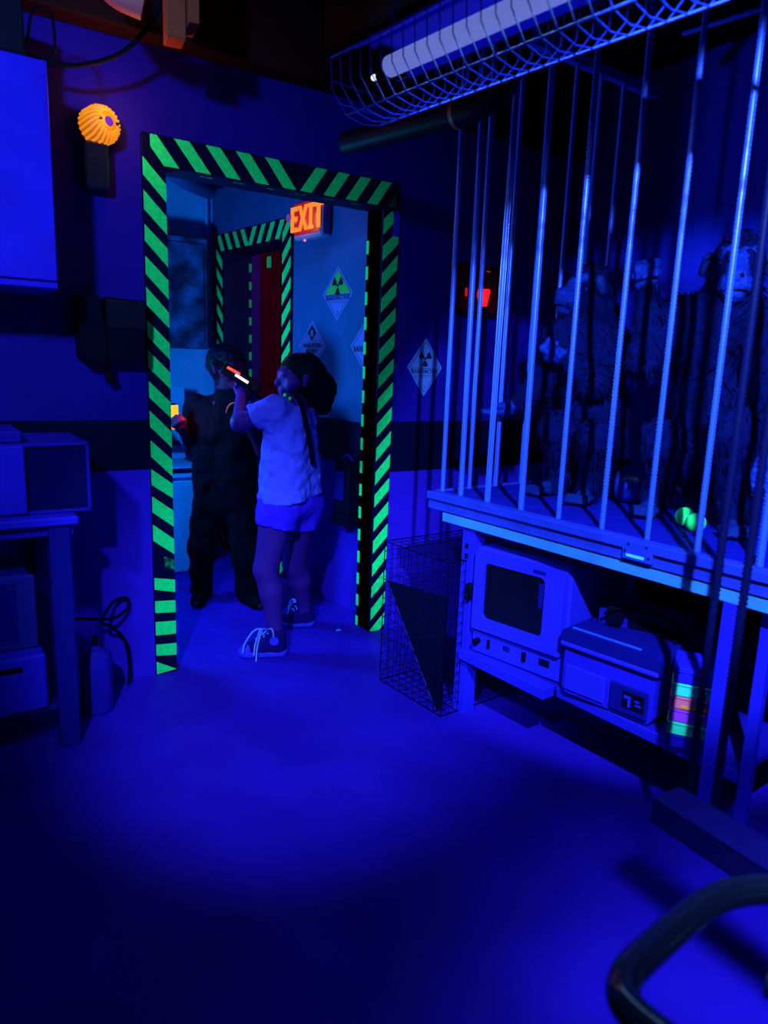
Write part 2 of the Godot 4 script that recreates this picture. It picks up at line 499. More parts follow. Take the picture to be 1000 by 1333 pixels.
func build_corridor():
	# wall of the corridor beyond the doorway, with a second doorway in it
	var g := G.new(QT)
	g.box(Vector3(1.365, 1.4, -0.1), Vector3(1.03, 2.8, 0.2))
	g.box(Vector3(-0.16, 1.4, -0.1), Vector3(0.48, 2.8, 0.2))
	g.box(Vector3(0.465, 2.43, -0.1), Vector3(0.77, 0.74, 0.2))
	var w := struct("wall_corridor_right", g, M.teal_wall, "blue corridor wall with hazard signs and a second doorway")
	struct("band", bx(Vector3(1.415, 0.93, 0.003), Vector3(0.93, 0.23, 0.006), 0.0, QT), M.band, "", w)
	struct("lower_panel", bx(Vector3(1.415, 0.407, 0.004), Vector3(0.93, 0.815, 0.008), 0.0, QT), M.wall_low, "", w)
	struct("wall_corridor_far", bx(Vector3(0.2, 1.4, -5.06), Vector3(4.0, 2.8, 0.12), 0.0), M.teal_pale, "pale blue wall at the end of the corridor")
	# red room behind the second doorway
	struct("wall_red_room", bx(Vector3(2.85, 1.4, -4.55), Vector3(0.1, 2.8, 2.6), 0.0), M.red_wall, "dark red wall seen through the second doorway")
	struct("wall_red_far", bx(Vector3(2.6, 1.4, -5.85), Vector3(1.8, 2.8, 0.1), 0.0), M.red_wall, "dark red wall beyond the second doorway")
	struct("ceiling_corridor", bx(Vector3(0.25, 2.52, -4.05), Vector3(4.1, 0.06, 1.85), 0.0), M.band, "black corridor ceiling")

func stripe_poly(x0: float, y0: float, x1: float, y1: float, c: float, th: float, slope: float) -> Array:
	# a slanted strip round y = c + slope * (x - x0), cut to the rectangle
	var j := func(): return rng.randf_range(-0.004, 0.004)
	var p := PackedVector2Array([
		Vector2(x0 - 0.01, c - th / 2 - slope * 0.01 + j.call()), Vector2(x1 + 0.01, c - th / 2 + slope * (x1 - x0 + 0.01) + j.call()),
		Vector2(x1 + 0.01, c + th / 2 + slope * (x1 - x0 + 0.01) + j.call()), Vector2(x0 - 0.01, c + th / 2 - slope * 0.01 + j.call())])
	var r := PackedVector2Array([Vector2(x0, y0), Vector2(x1, y0), Vector2(x1, y1), Vector2(x0, y1)])
	return Geometry2D.intersect_polygons(p, r)
func stripe(parent: Node, t: Transform3D, polys: Array, z: float, m: Material):
	for p in polys:
		if absf(area2(p)) < 0.0003: continue
		var g := G.new(t); g.prism(p, z - 0.0005, z + 0.0012)
		obj("stripe", g, m, parent)
func area2(p: PackedVector2Array) -> float:
	var s := 0.0
	for i in p.size(): s += p[i].cross(p[(i + 1) % p.size()])
	return s / 2
func top_stripe(x0: float, x1: float, y0: float, y1: float, c: float, th: float, lean: float) -> Array:
	# strip across a lintel: at the bottom centred on c, leaning by lean towards the top
	var p := PackedVector2Array([Vector2(c - th / 2, y0), Vector2(c + th / 2, y0), Vector2(c + th / 2 + lean, y1), Vector2(c - th / 2 + lean, y1)])
	return Geometry2D.intersect_polygons(p, PackedVector2Array([Vector2(x0, y0), Vector2(x1, y0), Vector2(x1, y1), Vector2(x0, y1)]))

func build_casings():
	var t := at(Vector3(0, 0, WALL_Z))
	var c := struct("trim_1", casing(0.818, 0.907, 1.905, 1.993, 2.055, 2.166, -0.12, t), M.tape_black, "black casing of the near doorway with neon green slanted tape")
	var z := 0.018
	# left upright: level stripes at the foot, slanted ones above
	for h in [0.115, 0.212, 0.308, 0.4]: stripe(c, t, stripe_poly(0.82, 0, 0.907, 2.16, h + (0.01 if h > 0.35 else 0.0), 0.056, -0.1 if h < 0.35 else -0.25), z, M.neon)
	stripe(c, t, [PackedVector2Array([Vector2(0.82, 0.004), Vector2(0.905, 0.012), Vector2(0.82, 0.062)])], z, M.neon)
	stripe(c, t, [PackedVector2Array([Vector2(0.868, 0.475), Vector2(0.907, 0.462), Vector2(0.907, 0.505), Vector2(0.862, 0.525)])], z, M.neon_worn)
	var k := 0.63
	while k < 2.16:
		stripe(c, t, stripe_poly(0.82, 0, 0.907, 2.12, k, 0.066, -1.0 if k > 0.9 else -0.75), z, M.neon)
		k += 0.118
	# right upright
	k = -0.02
	while k < 2.0:
		stripe(c, t, stripe_poly(1.907, 0.004, 1.99, 2.045, k, 0.064, 1.0), z, M.neon)
		k += 0.117
	# head: two leans that meet in a V
	for i in 5: stripe(c, t, top_stripe(0.85, 1.5, 2.058, 2.163, 1.43 - 0.125 * i, 0.06, -0.085), z, M.neon)
	for i in 5: stripe(c, t, top_stripe(1.46, 1.97, 2.058, 2.163, 1.505 + 0.112 * i, 0.055, 0.075), z, M.neon)
	# tape ends wrapped round the far edge of the right reveal and the lintel
	k = 0.02
	while k < 2.0:
		obj("tape_end", bx(Vector3(1.9045, k, WALL_Z - 0.112), Vector3(0.002, 0.06, 0.022), 0.0), M.neon, c)
		k += 0.117
	for i in 6: obj("tape_end", bx(Vector3(1.08 + 0.14 * i, 2.0545, WALL_Z - 0.02), Vector3(0.05, 0.002, 0.012), 0.0), M.neon_worn, c)
	obj("blue_tape_patch", bx(Vector3(1.975, 1.99, WALL_Z + 0.021), Vector3(0.035, 0.11, 0.003), 0.0), mt(0.01, 0.02, 0.4, 0.5), c)
	# second doorway in the corridor wall
	var c2 := struct("trim_2", casing(-0.02, 0.08, 0.85, 0.95, 2.05, 2.16, -0.2, QT), M.tape_black, "black casing of the corridor doorway with neon green tape")
	k = 0.05
	while k < 2.15:
		stripe(c2, QT, stripe_poly(-0.015, 0.004, 0.078, 2.1, k, 0.06, -1.0), z, M.neon)
		stripe(c2, QT, stripe_poly(0.853, 0.004, 0.948, 2.16, k, 0.06, 1.0), z, M.neon)
		obj("tape_end", bx(Vector3(0.081, k + 0.03, -0.19), Vector3(0.002, 0.055, 0.02), 0.0, QT), M.neon, c2)
		k += 0.118
	for i in 4: stripe(c2, QT, top_stripe(0.02, 0.45, 2.053, 2.157, 0.42 - 0.11 * i, 0.05, -0.06), z, M.neon)
	for i in 4: stripe(c2, QT, top_stripe(0.4, 0.92, 2.053, 2.157, 0.46 + 0.11 * i, 0.05, 0.065), z, M.neon)
	obj("tape_scrap", bx(Vector3(0.37, 1.98, -0.17), Vector3(0.05, 0.07, 0.004), 0.0, QT), M.neon, c2)

func casing(x0: float, x1: float, x2: float, x3: float, y1: float, y2: float, back: float, t: Transform3D) -> G:
	var g := G.new(t)
	# boards on the wall face
	g.box(Vector3((x0 + x1) / 2, y1 / 2, 0.009), Vector3(x1 - x0, y1, 0.018), 0.002)
	g.box(Vector3((x2 + x3) / 2, y1 / 2, 0.009), Vector3(x3 - x2, y1, 0.018), 0.002)
	g.box(Vector3((x0 + x3) / 2, (y1 + y2) / 2, 0.009), Vector3(x3 - x0, y2 - y1, 0.018), 0.002)
	# lining of the opening
	g.box(Vector3(x1 - 0.006, y1 / 2, back / 2), Vector3(0.012, y1, -back), 0.0)
	g.box(Vector3(x2 + 0.006, y1 / 2, back / 2), Vector3(0.012, y1, -back), 0.0)
	g.box(Vector3((x1 + x2) / 2, y1 + 0.006, back / 2), Vector3(x2 - x1, 0.012, -back), 0.0)
	return g

# ------------------------------------------------------------------ platform and cage
func rebar_mesh(length: float, r: float, pitch := 0.0115) -> ArrayMesh:
	var g := G.new()
	var pts := []
	var rad := []
	var y := 0.0
	while y < length:
		pts.append(Vector3(0, y, 0)); rad.append(r * 0.9)
		pts.append(Vector3(0, y + pitch * 0.45, 0)); rad.append(r * 0.9)
		pts.append(Vector3(0, y + pitch * 0.6, 0)); rad.append(r * 1.14)
		pts.append(Vector3(0, y + pitch * 0.85, 0)); rad.append(r * 1.14)
		y += pitch
	g.tube(pts, r, 8, false, rad)
	g.box(Vector3(r * 0.95, length / 2, 0), Vector3(0.004, length, 0.004), 0.0)   # the long ribs of the bar
	g.box(Vector3(-r * 0.95, length / 2, 0), Vector3(0.004, length, 0.004), 0.0)
	return g.mesh()

func build_platform():
	var p := thing("platform", "wide blue plank platform on slotted steel legs carrying the ape cage", "platform", KT)
	# deck boards run from front to back
	var x := -0.02
	var i := 0
	while x < 2.15:
		var wd := 0.138
		obj("plank", bx(Vector3(x + wd / 2, 0.848 - 0.002 * (i % 2), -0.62), Vector3(wd - 0.004, 0.024, 1.16), 0.002), M.plank, p)
		x += wd; i += 1
	# front edge: angle on top, channel face, pale board below
	var g := G.new()
	g.box(Vector3(1.07, 0.849, -0.012), Vector3(2.2, 0.03, 0.05), 0.003)
	g.box(Vector3(1.07, 0.816, -0.004), Vector3(2.2, 0.034, 0.01), 0.001)
	g.box(Vector3(1.07, 0.8, -0.016), Vector3(2.2, 0.008, 0.036), 0.001)
	obj("front_channel", g, M.rail, p)
	obj("front_board", bx(Vector3(1.11, 0.772, -0.02), Vector3(2.12, 0.036, 0.03), 0.002), M.rail_pale, p)
	obj("end_channel", bx(Vector3(-0.022, 0.83, -0.62), Vector3(0.03, 0.07, 1.16), 0.003), M.rail, p)
	obj("end_board", bx(Vector3(0.0, 0.772, -0.62), Vector3(0.03, 0.036, 1.12), 0.002), M.rail, p)
	obj("rear_channel", bx(Vector3(1.07, 0.82, -1.215), Vector3(2.2, 0.08, 0.03), 0.003), M.rail, p)
	# hinge plate at the front edge
	var hp := obj("hinge_plate", bx(Vector3(0.93, 0.832, 0.008), Vector3(0.1, 0.055, 0.012), 0.002), M.rail, p)
	obj("label_strip", bx(Vector3(0.925, 0.818, 0.0145), Vector3(0.06, 0.008, 0.002), 0.0), mt(0.1, 0.55, 0.75, 0.4), hp)
	for s in [[-0.03, 0.852], [0.03, 0.853], [0.04, 0.822], [-0.04, 0.83]]:
		obj("screw", cy(Vector3(0.93 + s[0], s[1], 0.013), Vector3(0.93 + s[0], s[1], 0.0165), 0.004, -1.0, 8), M.enamel_dark, hp)
	# slotted angle legs
	for l in [[0.185, 0.0, 1.0], [0.185, -1.17, -1.0], [1.2, -1.17, -1.0], [2.1, 0.0, 1.0]]:
		var lg := G.new()
		var f: float = l[2]
		lg.box(Vector3(l[0], 0.377, l[1] - 0.024 * f), Vector3(0.062, 0.754, 0.005), 0.001)
		lg.box(Vector3(l[0] + 0.03, 0.377, l[1] - 0.05 * f), Vector3(0.005, 0.754, 0.055), 0.001)
		lg.box(Vector3(l[0] - 0.03, 0.377, l[1] - 0.033 * f), Vector3(0.005, 0.754, 0.02), 0.001)
		var leg := obj("leg", lg, M.leg, p)
		if f > 0:
			for h in [0.64, 0.68]: obj("slot", bx(Vector3(l[0] - 0.004, h, l[1] - 0.0212), Vector3(0.018, 0.02, 0.001), 0.0), M.hole, leg)
			for h in 5: obj("slot", bx(Vector3(l[0] - 0.018, 0.05 + 0.035 * h, l[1] - 0.0212), Vector3(0.005, 0.014, 0.001), 0.0), M.hole, leg)
	# second upright beside the right-hand leg
	obj("leg", bx(Vector3(1.21, 0.377, -0.02), Vector3(0.036, 0.754, 0.03), 0.002), M.leg, p)
	obj("leg", bx(Vector3(1.29, 0.377, -0.07), Vector3(0.03, 0.754, 0.03), 0.002), M.leg, p)
	# shelf under the platform
	var sh := obj("shelf", bx(Vector3(0.74, 0.262, -0.61), Vector3(1.06, 0.02, 1.1), 0.002), M.white_dim, p)
	obj("shelf_rail", bx(Vector3(0.405, 0.252, -0.03), Vector3(0.43, 0.04, 0.06), 0.002), M.leg, sh)
	obj("shelf_rail", bx(Vector3(0.95, 0.253, -0.07), Vector3(0.64, 0.036, 0.025), 0.002), M.leg, sh)
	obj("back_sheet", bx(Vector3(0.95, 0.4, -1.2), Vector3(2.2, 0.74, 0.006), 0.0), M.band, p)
	# the cage on it
	var c := thing("ape_cage", "cage of thick blue ribbed steel bars standing on the platform", "cage", KT)
	var bar := rebar_mesh(1.72, 0.0086)
	var front := [-0.012, 0.095, 0.24, 0.408, 0.577, 0.752, 0.915, 1.075, 1.25, 1.42, 1.59]
	for k in front.size():
		var b := inst("bar", bar, M.steel, c, Transform3D(Basis(Vector3.UP, 0.4 * k) , Vector3(front[k], 0.857, -0.055)))
		b.rotation.z = 0.004 * sin(k * 2.3)
	for k in 7:
		inst("bar", bar, M.steel, c, Transform3D(Basis(Vector3.UP, 0.7 * k), Vector3(-0.012, 0.857, -0.2 - 0.155 * k)))
	obj("top_rail", bx(Vector3(0.79, 2.58, -0.055), Vector3(1.66, 0.04, 0.04), 0.003), M.rail, c)
	obj("top_rail", bx(Vector3(-0.012, 2.58, -0.62), Vector3(0.04, 0.04, 1.17), 0.003), M.rail, c)

func build_gate():
	# low channel with three bars: the open gate of the cage, hung on a post outside the picture
	var c := thing("cage_gate", "open cage gate with a low steel channel and ribbed bars before the platform", "gate", at(Vector3(1.48, 0, -0.93), deg_to_rad(-3)))
	var g := G.new()
	g.box(Vector3(0.0, 0.345, 0.62), Vector3(0.1, 0.008, 1.24), 0.001)
	g.box(Vector3(-0.046, 0.315, 0.62), Vector3(0.008, 0.062, 1.24), 0.001)
	g.box(Vector3(0.046, 0.325, 0.62), Vector3(0.008, 0.04, 1.24), 0.001)
	g.box(Vector3(-0.03, 0.286, 0.62), Vector3(0.04, 0.008, 1.24), 0.001)
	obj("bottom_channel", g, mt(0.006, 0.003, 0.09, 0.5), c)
	var bar := rebar_mesh(2.2, 0.0095)
	for k in [[0.075, 0.0, 0.01], [0.075, 0.0, 0.08], [0.075, 0.0, 0.42]]:
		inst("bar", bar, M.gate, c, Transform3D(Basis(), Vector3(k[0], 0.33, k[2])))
	obj("top_channel", bx(Vector3(0.03, 2.53, 0.62), Vector3(0.1, 0.04, 1.24), 0.002), M.rail, c)
	obj("hinge_post", bx(Vector3(0.0, 1.3, 1.27), Vector3(0.06, 2.6, 0.06), 0.003), M.rail, c)

# ------------------------------------------------------------------ apes
func ape(called: String, label: String, base: Vector3, J: Dictionary, sc: float) -> Node3D:
	var p := thing(called, label, "gorilla", at(base))
	var t := p.transform.affine_inverse()
	var fd: Vector3 = (J.muzzle - J.head); fd.y = 0; fd = fd.normalized()
	var side := Vector3.UP.cross(fd)
	var g := G.new(t)
	var B := []
	B.append([J.head, J.crown, 0.075 * sc, 0.055 * sc])
	B.append([J.head, J.neck, 0.072 * sc, 0.085 * sc])
	B.append([J.head, J.muzzle - fd * 0.03, 0.06 * sc, 0.035 * sc])
	B.append([J.neck, J.chest, 0.09 * sc, 0.14 * sc])
	B.append([J.chest, J.belly, 0.135 * sc, 0.13 * sc]); B.append([J.belly, J.hip, 0.13 * sc, 0.115 * sc])
	for s in ["L", "R"]:
		B.append([J.neck, J["sh" + s], 0.07 * sc, 0.08 * sc]); B.append([J.chest, J["sh" + s], 0.1 * sc, 0.08 * sc])
		B.append([J["sh" + s], J["el" + s], 0.074 * sc, 0.054 * sc]); B.append([J["el" + s], J["wr" + s], 0.056 * sc, 0.036 * sc])
		B.append([J.hip, J["kn" + s], 0.11 * sc, 0.07 * sc]); B.append([J["kn" + s], J["an" + s], 0.068 * sc, 0.045 * sc])
		B.append([J["an" + s], J["foot" + s], 0.042 * sc, 0.026])
	g.sdf(B, 0.013, 0.014, 0.016, 30.0)
	g.tufts(5, 0.035, base.y + 0.002 - base.y)
	obj("body", g, M.fur, p)
	# bare face: brow ridge, muzzle, nose, ears
	g = G.new(t)
	var mz: Vector3 = J.muzzle
	var br: Vector3 = J.head + fd * 0.05 * sc + Vector3.UP * 0.03 * sc
	B = [[br - side * 0.045, br + side * 0.045, 0.022, 0.022], [br + fd * 0.01 + Vector3.DOWN * 0.02, mz, 0.034, 0.036], [mz - side * 0.026 + Vector3.DOWN * 0.012, mz + side * 0.026 + Vector3.DOWN * 0.012, 0.028, 0.028],
		[mz + Vector3.DOWN * 0.045 - fd * 0.02, mz + Vector3.DOWN * 0.04 + fd * 0.006, 0.03, 0.024], [mz + fd * 0.022 + Vector3.UP * 0.02 - side * 0.012, mz + fd * 0.022 + Vector3.UP * 0.02 + side * 0.012, 0.013, 0.013],
		[br - side * 0.05 + Vector3.DOWN * 0.035 - fd * 0.01, br + side * 0.05 + Vector3.DOWN * 0.035 - fd * 0.01, 0.019, 0.019]]
	g.sdf(B, 0.006, 0.006, 0.008, 60.0)
	obj("face", g, M.hide, p)
	for s in [-1.0, 1.0]:
		g = G.new(t); g.sdf([[br + fd * 0.016 + side * 0.034 * s + Vector3.DOWN * 0.021, br + fd * 0.017 + side * 0.026 * s + Vector3.DOWN * 0.022, 0.013, 0.013]], 0.004, 0.003)
		obj("eye", g, M.black_gloss, p)
		g = G.new(t); g.sdf([[J.head + side * 0.085 * sc * s + Vector3.UP * 0.02, J.head + side * 0.1 * sc * s + Vector3.DOWN * 0.02 - fd * 0.01, 0.022, 0.016]], 0.006, 0.005)
		obj("ear", g, M.hide_dark, p)
		g = G.new(t); g.sdf([[mz + fd * 0.034 + Vector3.UP * 0.017 + side * 0.011 * s, mz + fd * 0.034 + Vector3.UP * 0.013 + side * 0.015 * s, 0.006, 0.005]], 0.0025, 0.002)
		obj("nostril", g, M.black, p)
	g = G.new(t); g.tube(smooth([mz + Vector3.DOWN * 0.03 + fd * 0.004 - side * 0.045, mz + Vector3.DOWN * 0.03 + fd * 0.027 - side * 0.02, mz + Vector3.DOWN * 0.028 + fd * 0.032, mz + Vector3.DOWN * 0.03 + fd * 0.027 + side * 0.02, mz + Vector3.DOWN * 0.03 + fd * 0.004 + side * 0.045]), 0.004, 6)
	obj("mouth_line", g, M.black, p)
	# hands and feet with fingers and toes
	for s in ["L", "R"]:
		var wr: Vector3 = J["wr" + s]
		var hd: Vector3 = (wr - J["el" + s]).normalized()
		var fist: bool = J.has("fist" + s)
		var to: Vector3 = J["hand" + s] if J.has("hand" + s) else wr + hd * 0.06
		var dir := (to - wr).normalized()
		var wide := dir.cross(Vector3.UP if absf(dir.y) < 0.8 else fd).normalized()
		var palm := wide.cross(dir)
		g = G.new(t); B = [[wr, wr + dir * 0.05, 0.03, 0.034]]
		for k in 4:
			var o := wide * (k - 1.5) * 0.02
			var a0 := wr + dir * 0.055 + o
			var a1 := a0 + dir * (0.034 if fist else 0.045) + palm * 0.012
			var a2 := a1 + (palm * 0.036 - dir * 0.018 if fist else dir * 0.03 + palm * 0.022)
			B.append([a0, a1, 0.0135, 0.012]); B.append([a1, a2, 0.012, 0.009])
			if fist: B.append([a2, a2 - dir * 0.03 - palm * 0.008, 0.0095, 0.009])
		B.append([wr + dir * 0.02 - wide * 0.028, wr + dir * 0.055 - wide * 0.042 + palm * 0.022, 0.014, 0.01])
		B.append([wr + dir * 0.055 - wide * 0.042 + palm * 0.022, wr + dir * 0.075 - wide * 0.02 + palm * 0.04, 0.011, 0.009])
		g.sdf(B, 0.005, 0.003, 0.004, 70.0)
		obj("hand", g, M.hide, p)
		var an: Vector3 = J["an" + s]
		var ft: Vector3 = J["foot" + s]
		var fdir := ft - an; fdir.y = 0; fdir = fdir.normalized()
		var fw := fdir.cross(Vector3.UP)
		ft.y = base.y + 0.024
		g = G.new(t); B = [[Vector3(an.x, base.y + 0.03, an.z), ft + Vector3.UP * 0.004, 0.028, 0.03]]
		for k in 5:
			var q := ft + fdir * 0.02 + fw * (k - 2) * 0.018
			B.append([q, q + fdir * (0.04 - 0.004 * absf(k - 2)) + Vector3.UP * 0.006, 0.0125, 0.012])
			B.append([q + fdir * 0.04 + Vector3.UP * 0.006, q + fdir * 0.058 + Vector3.DOWN * 0.008, 0.0115, 0.009])
		g.sdf(B, 0.005, 0.003, 0.003, 70.0)
		obj("foot", g, M.hide_dark, p)
	return p

func build_apes():
	var J := {"head": kp(0.235, 1.670, 0.550), "crown": kp(0.237, 1.715, 0.570), "muzzle": kp(0.191, 1.628, 0.462), "neck": kp(0.251, 1.555, 0.580), "chest": kp(0.274, 1.391, 0.550), "belly": kp(0.316, 1.182, 0.550), "hip": kp(0.329, 1.029, 0.580),
		"shL": kp(0.205, 1.466, 0.450), "elL": kp(0.120, 1.273, 0.420), "wrL": kp(0.055, 1.206, 0.365), "handL": kp(0.01, 1.172, 0.320), "shR": kp(0.30, 1.453, 0.62), "elR": kp(0.396, 1.306, 0.42), "wrR": kp(0.285, 1.400, 0.375), "fistR": true, "handR": kp(0.235, 1.412, 0.335),
		"knL": kp(0.268, 1.125, 0.38), "anL": kp(0.257, 0.917, 0.45), "footL": kp(0.25, 0.89, 0.37), "knR": kp(0.475, 1.112, 0.36), "anR": kp(0.419, 0.92, 0.42), "footR": kp(0.44, 0.89, 0.36)}
	ape("gorilla_figure", "black furry ape figure squatting with one fist before its chest", kp(0.34, 0.861, 0.45), J, 0.92)
	J = {"head": kp(0.819, 1.707, 0.550), "crown": kp(0.807, 1.765, 0.580), "muzzle": kp(0.868, 1.645, 0.468), "neck": kp(0.795, 1.577, 0.580), "chest": kp(0.756, 1.452, 0.600), "belly": kp(0.774, 1.215, 0.600), "hip": kp(0.778, 1.025, 0.620),
		"shL": kp(0.660, 1.520, 0.520), "elL": kp(0.60, 1.392, 0.42), "wrL": kp(0.60, 1.625, 0.40), "fistL": true, "handL": kp(0.588, 1.69, 0.40), "shR": kp(0.923, 1.498, 0.550), "elR": kp(1.048, 1.284, 0.450), "wrR": kp(1.062, 1.142, 0.420),
		"knL": kp(0.725, 1.127, 0.37), "anL": kp(0.677, 0.92, 0.45), "footL": kp(0.70, 0.89, 0.38), "knR": kp(0.985, 1.179, 0.35), "anR": kp(0.978, 0.942, 0.41), "footR": kp(1.02, 0.89, 0.35)}
	ape("gorilla_figure", "large ape figure seated beside the tennis balls with one fist raised", kp(0.83, 0.861, 0.48), J, 1.0)
	# keg lying between the apes
	var b := thing("keg", "dark blue plastic keg lying on its side between the apes", "keg", kat(0.56, 0.861 + 0.0712, 0.56, 0.35))
	var g := G.new()
	g.lathe(Vector3(-0.1, 0, 0), [Vector2(0, 0), Vector2(0.05, 0), Vector2(0.063, 0.008), Vector2(0.067, 0.02), Vector2(0.067, 0.18), Vector2(0.063, 0.192), Vector2(0.05, 0.2), Vector2(0, 0.2)], 28, Basis(Vector3.BACK, -PI / 2))
	obj("shell", g, mt(0.006, 0.012, 0.3, 0.3), b)
	for x in [-0.08, 0.085]:
		g = G.new(); g.lathe(Vector3(x - 0.006, 0, 0), [Vector2(0.066, 0), Vector2(0.0705, 0.002), Vector2(0.0705, 0.01), Vector2(0.066, 0.012)], 28, Basis(Vector3.BACK, -PI / 2))
		obj("hoop", g, mt(0.006, 0.012, 0.14, 0.35), b)
	obj("sticker", bx(Vector3(0.05, 0.03, 0.0605), Vector3(0.022, 0.02, 0.006), 0.0), mt(0.2, 0.85, 0.7, 0.5), b)
	# tennis balls
	for q in [[0.86, 0.345, 0.0305, "neon tennis ball lying behind the other ball on the planks"], [0.933, 0.285, 0.0305, "neon tennis ball lying just behind the cage bars"]]:
		var t := thing("tennis_ball", q[3], "ball", kat(q[0], 0.8615 + q[2], q[1], q[0] * 9.0), "tennis balls on the platform")
		g = G.new()
		var prof := []
		for i in 17: prof.append(Vector2(sin(PI * i / 16.0), -cos(PI * i / 16.0)) * q[2])
		g.lathe(Vector3.ZERO, prof, 24)
		obj("felt", g, mottled(0.03, 0.88, 0.16, M.neon.albedo_texture, 9.0, 0.95), t)
		var seam := []
		for i in 40:
			var u := TAU * i / 40.0
			seam.append(Vector3(cos(u) + 0.33 * cos(3 * u), 1.15 * sin(2 * u), sin(u) - 0.33 * sin(3 * u)).normalized() * q[2])
		obj("seam", tb(seam, 0.0011, 5, true), mt(0.05, 0.4, 0.5, 0.8), t)

# ------------------------------------------------------------------ things under and beside the platform
func wire_grid(g: G, o: Vector3, u: Vector3, w: Vector3, nu: int, nw: int, r := 0.0013):
	for i in nu + 1: g.cyl(o + u * i / nu, o + u * i / nu + w, r * (1.8 if i == 0 or i == nu else 1.0), r * (1.8 if i == 0 or i == nu else 1.0), 5, false)
	for i in nw + 1: g.cyl(o + w * i / nw, o + w * i / nw + u, r * (1.8 if i == 0 or i == nw else 1.0), r * (1.8 if i == 0 or i == nw else 1.0), 5, false)

func build_lab_machines():
	# wire crate at the end of the platform
	var c := thing("wire_crate", "black wire pet crate with a dark folded sheet beside the doorway", "crate", kat(-0.215, 0, -0.07))
	var sz := Vector3(0.4, 0.62, 0.44)
	for q in [["wire_front", Vector3(0, 0.004, 0), Vector3(sz.x, 0, 0), Vector3(0, sz.y, 0), 9, 15], ["wire_back", Vector3(0, 0.004, -sz.z), Vector3(sz.x, 0, 0), Vector3(0, sz.y, 0), 9, 15],
			["wire_side", Vector3(0, 0.004, 0), Vector3(0, 0, -sz.z), Vector3(0, sz.y, 0), 10, 15], ["wire_side", Vector3(sz.x, 0.004, 0), Vector3(0, 0, -sz.z), Vector3(0, sz.y, 0), 10, 15],
			["wire_top", Vector3(0, sz.y + 0.004, 0), Vector3(sz.x, 0, 0), Vector3(0, 0, -sz.z), 9, 10], ["wire_floor", Vector3(0, 0.004, 0), Vector3(sz.x, 0, 0), Vector3(0, 0, -sz.z), 9, 10]]:
		var w := G.new(); wire_grid(w, q[1], q[2], q[3], q[4], q[5])
		obj(q[0], w, M.black, c)
	var g := G.new()
	g.prism(PackedVector2Array([Vector2(0.012, 0.455), Vector2(0.39, 0.485), Vector2(0.39, 0.05), Vector2(0.365, 0.01)]), -0.016, -0.009)
	obj("folded_sheet", g, M.band, c)
	g = G.new(); g.cyl(Vector3(0.012, 0.455, -0.012), Vector3(0.355, 0.01, -0.012), 0.006, 0.006, 8)
	obj("sheet_edge", g, M.enamel_dark, c)
	# drying oven
	var o := thing("drying_oven", "pale blue drying oven with a dark window on the shelf", "oven", kat(0.235, 0.2725, 0.0, 0.13))
	var W := 0.41
	g = bx(Vector3(W / 2, 0.21, -0.225), Vector3(W, 0.416, 0.4), 0.008)
	for k in [0.03, W - 0.03]:
		for z in [-0.06, -0.38]: g.cyl(Vector3(k, 0.0, z), Vector3(k, 0.006, z), 0.014, 0.014, 10)
	obj("body", g, M.enamel, o)
	var d := obj("door", oven_door(W), M.enamel, o)
	obj("window", bx(Vector3(W * 0.46, 0.262, -0.017), Vector3(W * 0.64, 0.215, 0.004), 0.0), M.glass_dark, d)
	obj("thermometer", bx(Vector3(W * 0.735, 0.3, -0.012), Vector3(0.018, 0.09, 0.006), 0.002), M.enamel_dark, d)
	g = bx(Vector3(-0.004, 0.25, -0.004), Vector3(0.03, 0.05, 0.03), 0.004); g.box(Vector3(-0.008, 0.222, 0.002), Vector3(0.014, 0.022, 0.03), 0.003)
	obj("door_latch", g, M.black, o)
	obj("knob", cy(Vector3(0.035, 0.055, -0.024), Vector3(0.035, 0.055, 0.004), 0.012, 0.01), M.black, o)
	obj("switch", bx(Vector3(0.085, 0.055, -0.022), Vector3(0.01, 0.034, 0.01), 0.001), M.black, o)
	obj("rating_plate", bx(Vector3(0.165, 0.06, -0.0242), Vector3(0.03, 0.02, 0.002), 0.0), M.enamel_dark, o)
	obj("switch", bx(Vector3(0.245, 0.055, -0.022), Vector3(0.014, 0.036, 0.01), 0.001), M.black, o)
	obj("display", bx(Vector3(0.33, 0.06, -0.0235), Vector3(0.042, 0.024, 0.006), 0.001), M.glass_dark, o)
	obj("maker_badge", bx(Vector3(W * 0.72, 0.388, -0.003), Vector3(0.05, 0.012, 0.002), 0.0), M.enamel_dark, o)
	# bench-top centrifuge with a clamshell lid
	var m := thing("centrifuge", "boxy bench centrifuge with a ribbed lid and a small dark display", "centrifuge", kat(0.668, 0.2725, 0.035, 0.1))
	W = 0.325
	g = G.new()
	g.prism(rounded(Rect2(0, 0.008, W, 0.165), 0.025, [0, 1]), -0.42, 0.0)
	for k in [0.05, W - 0.05]:
		for z in [-0.05, -0.36]: g.cyl(Vector3(k, 0.0, z), Vector3(k, 0.01, z), 0.016, 0.016, 10)
	obj("body", g, M.white_paint, m)
	g = G.new()
	g.prism(rounded(Rect2(-0.012, 0.176, W + 0.024, 0.06), 0.022, [2, 3]), -0.43, 0.012)
	obj("lid", g, M.enamel_dark, m)
	obj("lid_lip", bx(Vector3(W / 2, 0.181, 0.006), Vector3(W + 0.02, 0.016, 0.024), 0.004), M.enamel, m)
	obj("lid_rim", bx(Vector3(W / 2 - 0.02, 0.2385, -0.005), Vector3(W - 0.08, 0.006, 0.006), 0.001), M.steel, m)
	g = G.new(); g.prism(rounded(Rect2(0.0, 0.06, 0.1, 0.05), 0.004, [0, 1, 2, 3]), 0.0, 0.004)
